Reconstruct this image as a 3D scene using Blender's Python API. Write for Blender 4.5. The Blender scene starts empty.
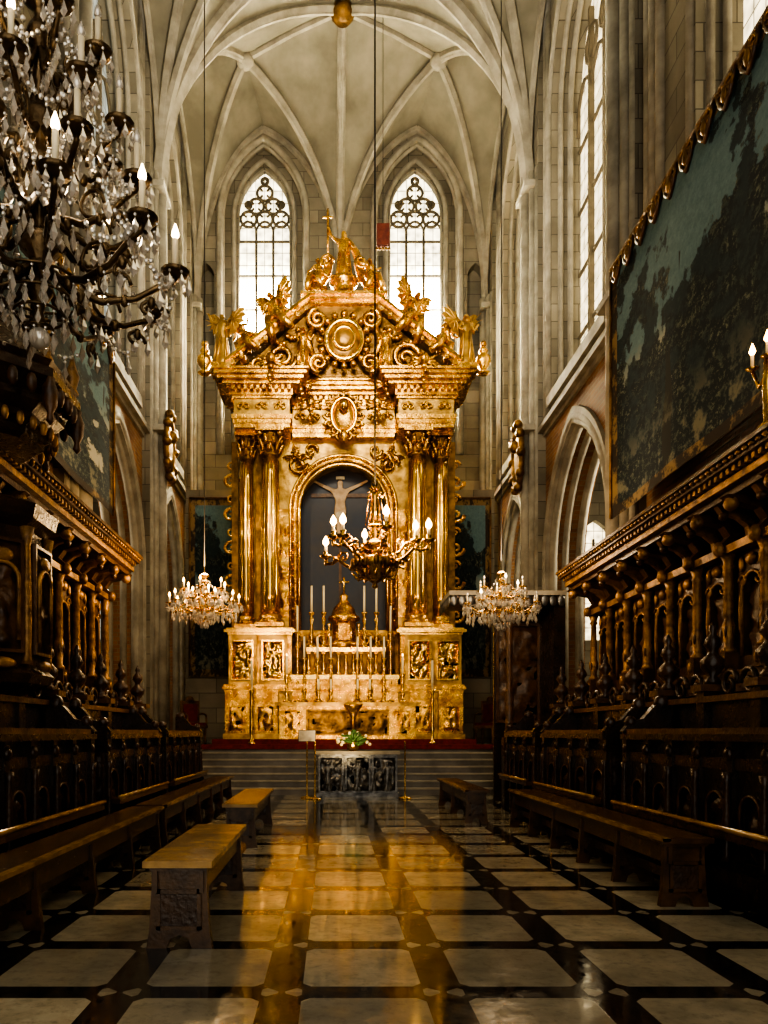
import bpy, math, random
from mathutils import Vector, Matrix, noise
from mathutils.geometry import tessellate_polygon
random.seed(7)
pi=math.pi
C=0.34
HZ=733; VX=332; F=750.; EH=1.6
def W(px,py,d): return ((px-VX)*d/F, d, EH+(HZ-py)*d/F)
# ------------------------------------------------------------ materials
MATS={}
def newmat(name):
    m=bpy.data.materials.new(name); m.use_nodes=True
    nt=m.node_tree; b=nt.nodes['Principled BSDF']; MATS[name]=m
    return m,nt,b
class NB:
    def __init__(s,nt): s.nt=nt
    def n(s,t,**kw):
        x=s.nt.nodes.new(t)
        for k,v in kw.items(): setattr(x,k,v)
        return x
    def l(s,a,b): s.nt.links.new(a,b)
    def m(s,op,a,b=None,c=None):
        x=s.n('ShaderNodeMath',operation=op)
        for i,v in enumerate((a,b,c)):
            if v is None: continue
            if isinstance(v,(int,float)): x.inputs[i].default_value=v
            else: s.l(v,x.inputs[i])
        return x.outputs[0]
    def mix(s,f,a,b):
        x=s.n('ShaderNodeMix',data_type='RGBA')
        if isinstance(f,(int,float)): x.inputs[0].default_value=f
        else: s.l(f,x.inputs[0])
        for i,v in ((6,a),(7,b)):
            if isinstance(v,tuple): x.inputs[i].default_value=(*v,1)
            else: s.l(v,x.inputs[i])
        return x.outputs[2]
    def noise(s,vec,scale,det=4,rough=.55):
        x=s.n('ShaderNodeTexNoise'); x.inputs['Scale'].default_value=scale; x.inputs['Detail'].default_value=det
        x.inputs['Roughness'].default_value=rough
        if vec: s.l(vec,x.inputs['Vector'])
        return x.outputs[0]
    def ramp(s,f,a,b):
        x=s.n('ShaderNodeMapRange'); s.l(f,x.inputs[0]); x.inputs[1].default_value=a; x.inputs[2].default_value=b
        return x.outputs[0]
def coords(nb,kind='Object'):
    return nb.n('ShaderNodeTexCoord').outputs[kind]
def simple(name,c1,c2,scale=3,rough=.5,metal=0,bump=.2,bscale=25,rvar=.1,bdist=.02):
    m,nt,b=newmat(name); nb=NB(nt); co=coords(nb)
    f=nb.ramp(nb.noise(co,scale),.35,.65)
    nb.l(nb.mix(f,c1,c2),b.inputs['Base Color'])
    b.inputs['Metallic'].default_value=metal
    r=nb.noise(co,scale*2); nb.l(nb.m('ADD',nb.m('MULTIPLY',r,rvar*2),rough-rvar),b.inputs['Roughness'])
    if bump:
        bp=nb.n('ShaderNodeBump'); bp.inputs['Strength'].default_value=bump; bp.inputs['Distance'].default_value=bdist
        nb.l(nb.noise(co,bscale,5),bp.inputs['Height']); nb.l(bp.outputs[0],b.inputs['Normal'])
    return m
def emis(name,col,s):
    m,nt,b=newmat(name); b.inputs['Base Color'].default_value=(*col,1)
    b.inputs['Emission Color'].default_value=(*col,1); b.inputs['Emission Strength'].default_value=s
    return m
def blocks(name,c1,c2,mortar,bw,bh,ms=.012,rough=.85):
    m,nt,b=newmat(name); nb=NB(nt); co=coords(nb)
    sp=nb.n('ShaderNodeSeparateXYZ'); nb.l(co,sp.inputs[0])
    cb=nb.n('ShaderNodeCombineXYZ'); nb.l(nb.m('ADD',sp.outputs[0],sp.outputs[1]),cb.inputs[0]); nb.l(sp.outputs[2],cb.inputs[1])
    br=nb.n('ShaderNodeTexBrick'); nb.l(cb.outputs[0],br.inputs['Vector'])
    br.inputs['Scale'].default_value=1; br.inputs['Brick Width'].default_value=bw; br.inputs['Row Height'].default_value=bh
    br.inputs['Mortar Size'].default_value=ms; br.inputs['Mortar Smooth'].default_value=.3
    br.inputs['Color1'].default_value=(*c1,1); br.inputs['Color2'].default_value=(*c2,1); br.inputs['Mortar'].default_value=(*mortar,1)
    f=nb.ramp(nb.noise(co,.6,6),.3,.7)
    dk=nb.n('ShaderNodeMix',data_type='RGBA',blend_type='MULTIPLY'); dk.inputs[0].default_value=1
    nb.l(br.outputs['Color'],dk.inputs[6]); nb.l(nb.mix(f,(.48,.45,.40),(1.12,1.08,1.0)),dk.inputs[7])
    nb.l(dk.outputs[2],b.inputs['Base Color']); b.inputs['Roughness'].default_value=rough
    bp=nb.n('ShaderNodeBump'); bp.inputs['Strength'].default_value=.5; bp.inputs['Distance'].default_value=.03
    h=nb.m('SUBTRACT',nb.m('MULTIPLY',nb.noise(co,12),.3),br.outputs['Fac']); nb.l(h,bp.inputs['Height']); nb.l(bp.outputs[0],b.inputs['Normal'])
    return m
blocks('stone_blocks',(.31,.29,.24),(.195,.182,.15),(.10,.09,.075),1.1,.48)
blocks('brick_warm',(.36,.19,.09),(.24,.12,.06),(.28,.23,.16),.34,.11,.012)
simple('stone_rib',(.37,.34,.275),(.225,.205,.165),2,.8,0,.3,14)
simple('stone_grey',(.17,.16,.145),(.10,.095,.088),2,.45,0,.2,20)
simple('vault_plaster',(.25,.232,.18),(.145,.133,.10),.7,.9,0,.2,6)
simple('gold',(.90,.54,.12),(.34,.155,.03),4,.28,.95,.55,20)
simple('gold_bright',(.98,.67,.20),(.66,.38,.08),3,.18,.97,.15,30)
simple('gold_pale',(.66,.42,.12),(.25,.14,.035),3,.35,.85,.5,18)
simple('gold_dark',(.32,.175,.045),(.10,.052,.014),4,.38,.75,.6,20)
simple('brass',(.75,.48,.14),(.45,.26,.06),5,.26,1,.2,30)
simple('bronze',(.20,.14,.075),(.07,.045,.022),6,.30,.85,.3,40)
simple('wood_dark',(.034,.018,.010),(.013,.008,.005),4,.28,0,.35,18,.08)
simple('wood_desk',(.065,.032,.014),(.024,.012,.007),4,.28,0,.45,22,.08)
simple('wood_mid',(.13,.062,.022),(.042,.020,.009),5,.33,0,.5,22,.1)
simple('wood_gilt',(.46,.25,.075),(.11,.055,.018),6,.34,.35,.7,25,.1)
simple('wood_bench',(.10,.050,.019),(.040,.020,.009),6,.24,0,.15,40,.08)
simple('bench_top',(.42,.25,.075),(.19,.105,.032),4,.18,0,.12,40,.08)
simple('silver_dark',(.24,.24,.23),(.07,.07,.07),6,.35,.8,.6,22)
simple('carpet_red',(.20,.015,.012),(.11,.009,.008),8,.9,0,.4,120)
simple('linen',(.60,.56,.46),(.45,.41,.33),8,.8,0,.1,60)
simple('candle_wax',(.80,.72,.52),(.72,.62,.42),8,.5,0,.05,30)
simple('leaf_green',(.05,.12,.03),(.02,.06,.015),20,.6,0,.1,40)
simple('flower_white',(.75,.70,.55),(.6,.45,.2),20,.6,0,.1,40)
simple('painting_dark',(.010,.016,.036),(.030,.026,.032),1.2,.35,0,.1,8)
simple('flesh_paint',(.50,.38,.26),(.34,.24,.15),6,.6,0,.05,20)
simple('iron',(.02,.02,.02),(.04,.035,.03),6,.45,.6,.2,30)
simple('mullion',(.16,.13,.085),(.11,.09,.06),4,.8,0,.2,20)
simple('banner_red',(.14,.03,.018),(.08,.012,.01),6,.7,0,.1,20)
emis('bulb',(1,.52,.14),24)
emis('bulb_white',(1,.72,.40),13)
m,nt,b=newmat('crystal'); b.inputs['Base Color'].default_value=(.95,.91,.83,1); b.inputs['Roughness'].default_value=.05
b.inputs['Transmission Weight'].default_value=.45; b.inputs['IOR'].default_value=1.8; b.inputs['Specular IOR Level'].default_value=1
b.inputs['Metallic'].default_value=.25
def glassmat(name,c,base,peak,z0,z1,grid=.34):
    m,nt,b=newmat(name); nb=NB(nt); co=coords(nb); sp=nb.n('ShaderNodeSeparateXYZ'); nb.l(co,sp.inputs[0])
    f=nb.ramp(sp.outputs[2],z1,z0); f=nb.m('POWER',f,2.0)
    e=nb.m('ADD',nb.m('MULTIPLY',f,peak),base)
    u=nb.m('ADD',sp.outputs[0],sp.outputs[1])
    fu=nb.m('LESS_THAN',nb.m('FRACT',nb.m('DIVIDE',u,grid)),.09); fz=nb.m('LESS_THAN',nb.m('FRACT',nb.m('DIVIDE',sp.outputs[2],grid*1.4)),.08)
    lead=nb.m('SUBTRACT',1,nb.m('MULTIPLY',nb.m('MAXIMUM',fu,fz),.8))
    v=nb.n('ShaderNodeTexVoronoi'); nb.l(co,v.inputs['Vector']); v.inputs['Scale'].default_value=4
    vr=nb.m('ADD',nb.m('MULTIPLY',v.outputs['Distance'],1.0),.4)
    e=nb.m('MULTIPLY',nb.m('MULTIPLY',e,lead),vr)
    b.inputs['Base Color'].default_value=(.1,.1,.08,1); b.inputs['Emission Color'].default_value=(*c,1); nb.l(e,b.inputs['Emission Strength'])
glassmat('glass_east',(1,.87,.58),2.8,120,16.4,19.9)
glassmat('glass_side',(1,.82,.50),1.7,.6,10,20)
glassmat('glass_dim',(.8,.85,.75),.45,0,10,20)
# floor
m,nt,b=newmat('floor_marble'); nb=NB(nt); co=coords(nb); sp=nb.n('ShaderNodeSeparateXYZ'); nb.l(co,sp.inputs[0])
u=nb.m('SUBTRACT',nb.m('FRACT',nb.m('ADD',sp.outputs[0],.31+.5+20)),.5)
vv=nb.m('DIVIDE',nb.m('ADD',sp.outputs[1],-4.63+20.6),1.03)
v=nb.m('SUBTRACT',nb.m('FRACT',nb.m('ADD',vv,.5)),.5)
au=nb.m('ABSOLUTE',u); av=nb.m('ABSOLUTE',v)
su=nb.m('LESS_THAN',au,.125); sv=nb.m('LESS_THAN',av,.10)
st=nb.m('MAXIMUM',su,sv); cr=nb.m('MULTIPLY',su,sv)
lightmask=nb.m('MULTIPLY',nb.m('MULTIPLY',cr,nb.m('LESS_THAN',nb.m('MULTIPLY',av,1.25),au)),nb.m('GREATER_THAN',au,.02))
# black points that flare out from each crossing into the light fields
fl=nb.m('LESS_THAN',nb.m('ADD',nb.m('ABSOLUTE',nb.m('SUBTRACT',av,.10)),nb.m('ABSOLUTE',nb.m('SUBTRACT',au,.125))),.055)
dark=nb.m('MAXIMUM',nb.m('MULTIPLY',st,nb.m('SUBTRACT',1,nb.m('MULTIPLY',lightmask,.8))),fl)
cb=nb.n('ShaderNodeCombineXYZ'); nb.l(nb.m('FLOOR',nb.m('ADD',sp.outputs[0],.31)),cb.inputs[0]); nb.l(nb.m('FLOOR',vv),cb.inputs[1])
wn=nb.n('ShaderNodeTexWhiteNoise',noise_dimensions='2D'); nb.l(cb.outputs[0],wn.inputs['Vector'])
n1=nb.ramp(nb.noise(co,2.2,8,.7),.35,.65)
lc=nb.mix(n1,(.52,.47,.34),(.32,.285,.20)); lc=nb.mix(nb.m('MULTIPLY',wn.outputs['Value'],.65),lc,(.16,.148,.115))
n2=nb.ramp(nb.noise(co,11,9,.75),.50,.68)
lc=nb.mix(nb.m('MULTIPLY',n2,.5),lc,(.09,.08,.06))
n3=nb.ramp(nb.noise(co,1.1,4,.6),.5,.8); lc=nb.mix(nb.m('MULTIPLY',n3,.4),lc,(.12,.105,.075))
dc=nb.mix(n2,(.010,.010,.010),(.045,.042,.036))
nb.l(nb.mix(dark,lc,dc),b.inputs['Base Color'])
nb.l(nb.m('ADD',nb.m('MULTIPLY',nb.ramp(nb.noise(co,4,8,.75),.38,.68),.20),.03),b.inputs['Roughness'])
b.inputs['Specular IOR Level'].default_value=.6
bp=nb.n('ShaderNodeBump'); bp.inputs['Strength'].default_value=.22; bp.inputs['Distance'].default_value=.008
nb.l(nb.m('ADD',nb.noise(co,3,6,.6),nb.m('MULTIPLY',dark,.1)),bp.inputs['Height']); nb.l(bp.outputs[0],b.inputs['Normal'])
# tapestries (verdure: sky, trees, clearing)
def tapmat(name,seed,asp):
    m,nt,b=newmat(name); nb=NB(nt); co=nb.n('ShaderNodeUVMap').outputs[0]; sp=nb.n('ShaderNodeSeparateXYZ'); nb.l(co,sp.inputs[0])
    mp=nb.n('ShaderNodeMapping'); nb.l(co,mp.inputs[0]); mp.inputs['Scale'].default_value=(asp,1,1); mp.inputs['Location'].default_value=(seed,seed*.7,0)
    c=mp.outputs[0]; v=sp.outputs[1]; u=sp.outputs[0]
    big=nb.noise(c,3.0,4,.55); fine=nb.noise(c,36,8,.85); mid=nb.noise(c,9,5,.7)
    sky=nb.mix(nb.ramp(fine,.35,.65),(.06,.12,.15),(.13,.215,.235))
    sky=nb.mix(nb.ramp(nb.m('ADD',v,nb.m('MULTIPLY',mid,.3)),.72,.55),sky,(.34,.33,.26))
    tree=nb.mix(nb.ramp(fine,.52,.60),(.006,.014,.019),(.15,.165,.12))
    tree=nb.mix(nb.m('MULTIPLY',nb.ramp(mid,.49,.55),.9),tree,(.010,.026,.034))
    t=nb.m('ADD',nb.m('ADD',big,nb.m('MULTIPLY',mid,.40)),nb.m('MULTIPLY',nb.m('SUBTRACT',.62,v),.34))
    tm=nb.ramp(t,.66,.68)
    col=nb.mix(tm,sky,tree)
    mp2=nb.n('ShaderNodeMapping'); nb.l(co,mp2.inputs[0]); mp2.inputs['Scale'].default_value=(asp*6,.7,1)
    tr=nb.ramp(nb.noise(mp2.outputs[0],1.6,3,.5),.60,.62); col=nb.mix(nb.m('MULTIPLY',tr,nb.m('LESS_THAN',v,.70)),col,(.018,.020,.018))
    gr=nb.m('MULTIPLY',nb.m('MULTIPLY',nb.ramp(v,.30,.10),nb.ramp(mid,.52,.60)),.7); col=nb.mix(gr,col,(.20,.19,.13))
    eu=nb.m('LESS_THAN',nb.m('MULTIPLY',nb.m('MINIMUM',u,nb.m('SUBTRACT',1,u)),asp),.05)
    ev=nb.m('LESS_THAN',nb.m('MINIMUM',v,nb.m('SUBTRACT',1,v)),.04)
    bd=nb.mix(nb.ramp(mid,.48,.56),(.03,.022,.016),(.22,.15,.07))
    col=nb.mix(nb.m('MAXIMUM',eu,ev),col,bd)
    nb.l(col,b.inputs['Base Color']); b.inputs['Roughness'].default_value=.95
tapmat('tapestry_weave',5.3,2.4); tapmat('tapestry_weave_b',8.4,.45)
# ------------------------------------------------------------ mesh builder
class MB:
    def __init__(s): s.v=[];s.f=[];s.m=[];s.sm=[]
    def add(s,vs,fs,mat,smooth=False,M=None):
        o=len(s.v)
        if M is not None: vs=[M@Vector(p) for p in vs]
        s.v.extend([tuple(p) for p in vs])
        for f in fs: s.f.append(tuple(i+o for i in f)); s.m.append(mat); s.sm.append(smooth)
    def box(s,x0,x1,y0,y1,z0,z1,mat,M=None):
        if x0>x1: x0,x1=x1,x0
        if y0>y1: y0,y1=y1,y0
        vs=[(x0,y0,z0),(x1,y0,z0),(x1,y1,z0),(x0,y1,z0),(x0,y0,z1),(x1,y0,z1),(x1,y1,z1),(x0,y1,z1)]
        s.add(vs,[(3,2,1,0),(4,5,6,7),(0,1,5,4),(1,2,6,5),(2,3,7,6),(3,0,4,7)],mat,False,M)
    def lathe(s,prof,c,mat,seg=16,smooth=True,M=None,rot=0,sy=1):
        vs=[];fs=[];n=len(prof)
        for r,z in prof:
            for k in range(seg):
                a=2*pi*k/seg+rot; vs.append((c[0]+r*math.cos(a),c[1]+r*math.sin(a)*sy,c[2]+z))
        for i in range(n-1):
            for k in range(seg):
                k2=(k+1)%seg; fs.append((i*seg+k,i*seg+k2,(i+1)*seg+k2,(i+1)*seg+k))
        fs.append(tuple(range(seg))[::-1]); fs.append(tuple((n-1)*seg+k for k in range(seg)))
        s.add(vs,fs,mat,smooth,M)
    def ball(s,c,r,mat,seg=8,rings=6,M=None,smooth=True):
        if not isinstance(r,(tuple,list)): r=(r,r,r)
        vs=[(c[0],c[1],c[2]-r[2])];fs=[]
        for i in range(1,rings):
            ph=-pi/2+pi*i/rings
            for k in range(seg):
                a=2*pi*k/seg; vs.append((c[0]+r[0]*math.cos(ph)*math.cos(a),c[1]+r[1]*math.cos(ph)*math.sin(a),c[2]+r[2]*math.sin(ph)))
        vs.append((c[0],c[1],c[2]+r[2])); T=len(vs)-1
        for k in range(seg):
            k2=(k+1)%seg; fs.append((0,1+k2,1+k)); fs.append((T,1+(rings-2)*seg+k,1+(rings-2)*seg+k2))
            for i in range(rings-2): fs.append((1+i*seg+k,1+i*seg+k2,1+(i+1)*seg+k2,1+(i+1)*seg+k))
        s.add(vs,fs,mat,smooth,M)
    def tube(s,pts,r,mat,seg=6,closed=False,smooth=True,M=None):
        pts=[Vector(p) for p in pts]; n=len(pts)
        if n<2: return
        rr=r if isinstance(r,(list,tuple)) else [r]*n
        vs=[];fs=[];up=None
        for i,p in enumerate(pts):
            if closed: t=pts[(i+1)%n]-pts[i-1]
            else: t=pts[min(i+1,n-1)]-pts[max(i-1,0)]
            if t.length<1e-9: t=Vector((0,0,1))
            t.normalize()
            if up is None:
                up=Vector((0,0,1)) if abs(t.z)<.9 else Vector((0,1,0))
            a=up-t*up.dot(t)
            if a.length<1e-6: a=t.orthogonal()
            a.normalize(); up=a; b_=t.cross(a)
            for k in range(seg):
                q=2*pi*k/seg+pi/seg; vs.append(p+a*(math.cos(q)*rr[i])+b_*(math.sin(q)*rr[i]))
        for i in range(n if closed else n-1):
            j=(i+1)%n
            for k in range(seg):
                k2=(k+1)%seg; fs.append((i*seg+k,j*seg+k,j*seg+k2,i*seg+k2))
        if not closed: fs.append(tuple(range(seg))); fs.append(tuple((n-1)*seg+k for k in range(seg))[::-1])
        s.add(vs,fs,mat,smooth,M)
    def plate(s,loops,depth,mat,M):
        vs=[];fs=[];tl=[]
        for lp in loops: tl.append([Vector((p[0],p[1],0)) for p in lp])
        flat=[p for lp in tl for p in lp]; N=len(flat)
        tris=tessellate_polygon(tl)
        vs=[(p.x,p.y,0) for p in flat]+[(p.x,p.y,depth) for p in flat]
        for t in tris:
            fs.append(tuple(t)); fs.append(tuple(i+N for i in t)[::-1])
        o=0
        for lp in tl:
            n=len(lp)
            for i in range(n): fs.append((o+i,o+(i+1)%n,o+(i+1)%n+N,o+i+N))
            o+=n
        s.add(vs,fs,mat,False,M)
    def relief(s,w,h,nx,nz,amp,sc,mat,M,seed=0,frame=True):
        vs=[];fs=[]
        for j in range(nz+1):
            for i in range(nx+1):
                x=w*(i/nx-.5); z=h*j/nz
                e=min(i,nx-i,j,nz-j)/max(1,min(nx,nz)*.15); e=min(1,e)
                q=noise.noise(Vector((x*sc+seed,z*sc,seed*1.7)))+.5*noise.noise(Vector((x*sc*2.3+seed,z*sc*2.3,seed)))
                vs.append((x,-amp*e*max(0,.35+q*1.2),z))
        for j in range(nz):
            for i in range(nx): a=j*(nx+1)+i; fs.append((a,a+1,a+nx+2,a+nx+1))
        s.add(vs,fs,mat,True,M)
        if frame:
            t=.05*min(w,h)+.015
            for (x0,x1,z0,z1) in ((-w/2-t,-w/2,-t,h+t),(w/2,w/2+t,-t,h+t),(-w/2,w/2,-t,0),(-w/2,w/2,h,h+t)):
                s.box(x0,x1,-amp,.01,z0,z1,mat,M)
    def spiral(s,c,r,turns,th,mat,M=None,flip=1,start=0,n=22):
        pts=[];rr=[]
        for i in range(n):
            t=i/(n-1); a=start+flip*turns*2*pi*t; q=r*(1-.88*t)
            pts.append((c[0]+q*math.cos(a),c[1],c[2]+q*math.sin(a))); rr.append(th*(1-.4*t))
        s.tube(pts,rr,mat,5,M=M)
    def obj(s,name,parent=None):
        me=bpy.data.meshes.new(name); me.from_pydata(s.v,[],s.f)
        names=[]
        for q in s.m:
            if q not in names: names.append(q)
        for q in names: me.materials.append(MATS[q])
        idx={q:i for i,q in enumerate(names)}
        me.polygons.foreach_set('material_index',[idx[q] for q in s.m])
        me.polygons.foreach_set('use_smooth',s.sm)
        me.update()
        o=bpy.data.objects.new(name,me); bpy.context.scene.collection.objects.link(o)
        if parent: o.parent=parent
        return o
def empty(name,loc=(0,0,0)):
    o=bpy.data.objects.new(name,None); o.empty_display_size=.2; bpy.context.scene.collection.objects.link(o); return o
def T(x,y,z): return Matrix.Translation((x,y,z))
def RZ(a): return Matrix.Rotation(a,4,'Z')
def RX(a): return Matrix.Rotation(a,4,'X')
def RY(a): return Matrix.Rotation(a,4,'Y')
def frame(o,ex,ey,ez):
    M=Matrix.Identity(4)
    for i in range(3): M[i][0]=ex[i];M[i][1]=ey[i];M[i][2]=ez[i];M[i][3]=o[i]
    return M
def side_frame(x,s): return frame((x,0,0),(0,1,0),(0,0,1),(s,0,0))
def back_frame(y,s=1): return frame((0,y,0),(1,0,0),(0,0,1),(0,s,0))
def arch(cx,w,z0,hs,rise,n=10):
    r=(w*w/4+rise*rise)/w; P=[(cx-w/2,z0)]
    cxl=cx-w/2+r; am=math.atan2(rise,cx-cxl)
    for i in range(n+1):
        a=pi+(am-pi)*i/n; P.append((cxl+r*math.cos(a),hs+r*math.sin(a)))
    R=[(2*cx-p[0],p[1]) for p in P[::-1]][1:]
    return P+R
def rect(a,b,c,d): return [(a,c),(b,c),(b,d),(a,d)]
# ------------------------------------------------------------ figures via skin modifier
def skin_mesh(vs,rad,ed):
    me=bpy.data.meshes.new('t'); me.from_pydata(vs,ed,[])
    o=bpy.data.objects.new('t',me); bpy.context.scene.collection.objects.link(o)
    sk=o.modifiers.new('s','SKIN')
    for i,r in enumerate(rad): me.skin_vertices[0].data[i].radius=(r,r)
    me.skin_vertices[0].data[0].use_root=True
    su=o.modifiers.new('u','SUBSURF'); su.levels=1
    dg=bpy.context.evaluated_depsgraph_get(); m2=bpy.data.meshes.new_from_object(o.evaluated_get(dg))
    V=[tuple(v.co) for v in m2.vertices]; Fc=[tuple(p.vertices) for p in m2.polygons]
    bpy.data.objects.remove(o); bpy.data.meshes.remove(me); bpy.data.meshes.remove(m2)
    return V,Fc
def body(eL,hL,eR,hR,kL=(-.06,-.03,.28),fL=(-.06,0,.03),kR=(.06,-.03,.28),fR=(.06,0,.03)):
    vs=[(0,0,.52),(0,0,.62),(0,0,.73),(0,0,.82),(0,-.005,.89),(0,0,.955),
        (-.10,0,.79),eL,hL,(.10,0,.79),eR,hR,(-.05,0,.49),kL,fL,(.05,0,.49),kR,fR,
        (fL[0],fL[1]-.08,fL[2]-.01),(fR[0],fR[1]-.08,fR[2]-.01)]
    rad=[.075,.065,.085,.03,.05,.042,.036,.026,.02,.036,.026,.02,.06,.04,.025,.06,.04,.025,.018,.018]
    ed=[(0,1),(1,2),(2,3),(3,4),(4,5),(2,6),(6,7),(7,8),(2,9),(9,10),(10,11),(0,12),(12,13),(13,14),(0,15),(15,16),(16,17),(14,18),(17,19)]
    return skin_mesh(vs,rad,ed)
B_stand=body((-.17,-.04,.66),(-.13,-.14,.58),(.17,0,.68),(.24,-.06,.80))
B_raise=body((-.20,-.02,.84),(-.26,-.05,1.0),(.18,-.04,.66),(.14,-.14,.60))
B_sit=body((-.18,-.05,.68),(-.22,-.15,.60),(.19,-.02,.70),(.30,-.06,.78),(-.12,-.22,.46),(-.16,-.24,.2),(.12,-.24,.44),(.2,-.26,.22))
B_cruc=body((-.25,0,.86),(-.42,0,.95),(.25,0,.86),(.42,0,.95),(-.03,-.04,.28),(-.012,-.02,.05),(.03,-.04,.28),(.012,-.02,.05))
WING=[(0,-.12),(-.02,.04),(.04,.17),(.13,.30),(.25,.39),(.36,.41),(.33,.33),(.38,.28),(.31,.22),(.35,.16),(.27,.12),(.29,.05),(.21,.03),(.20,-.05),(.12,-.06),(.08,-.13)]
def wing(mb,M,sgn,mat):
    mb.plate([[(sgn*p[0],p[1]) for p in WING]],.03,mat,M@T(sgn*.03,.07,.70)@RZ(sgn*.35)@frame((0,0,0),(1,0,0),(0,0,1),(0,1,0)))
    for k in range(6):
        p0=(sgn*(.05+.03*k),.05,.74+.05*k); e=WING[5+2*min(k,5)]
        mb.tube([p0,(sgn*(e[0]*.95+.03),.05+.02,.70+e[1]*.95)],[.016,.008],mat,4,M=M)
def figure(mb,B,M,mat,robe=True,wings=False):
    mb.add(B[0],B[1],mat,True,M)
    if robe==True:
        mb.lathe([(.15,0),(.16,.03),(.125,.15),(.115,.3),(.10,.45),(.085,.58),(.10,.68),(.09,.76),(.03,.81)],(0,.01,0),mat,10,True,M)
        for k in range(6):
            a=k*pi/3+.4; mb.tube([(.15*math.cos(a),.15*math.sin(a),0),(.12*math.cos(a+.2),.12*math.sin(a+.2),.3),(.09*math.cos(a+.4),.09*math.sin(a+.4),.6)],[.03,.02,.01],mat,5,M=M)
    elif robe=='lap':
        mb.ball((0,-.08,.46),(.19,.19,.10),mat,12,8,M); mb.tube([(-.10,-.22,.46),(-.15,-.26,.2),(-.2,-.2,.04)],[.09,.08,.06],mat,8,M=M); mb.tube([(.10,-.22,.46),(.17,-.26,.22),(.24,-.2,.06)],[.09,.08,.05],mat,8,M=M)
        mb.tube([(-.1,.03,.78),(.0,-.08,.66),(.16,-.08,.5),(.3,.0,.38),(.42,.02,.42)],[.03,.04,.05,.04,.01],mat,6,M=M)
    if wings:
        for sgn in(-1,1): wing(mb,M,sgn,mat)
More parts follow.
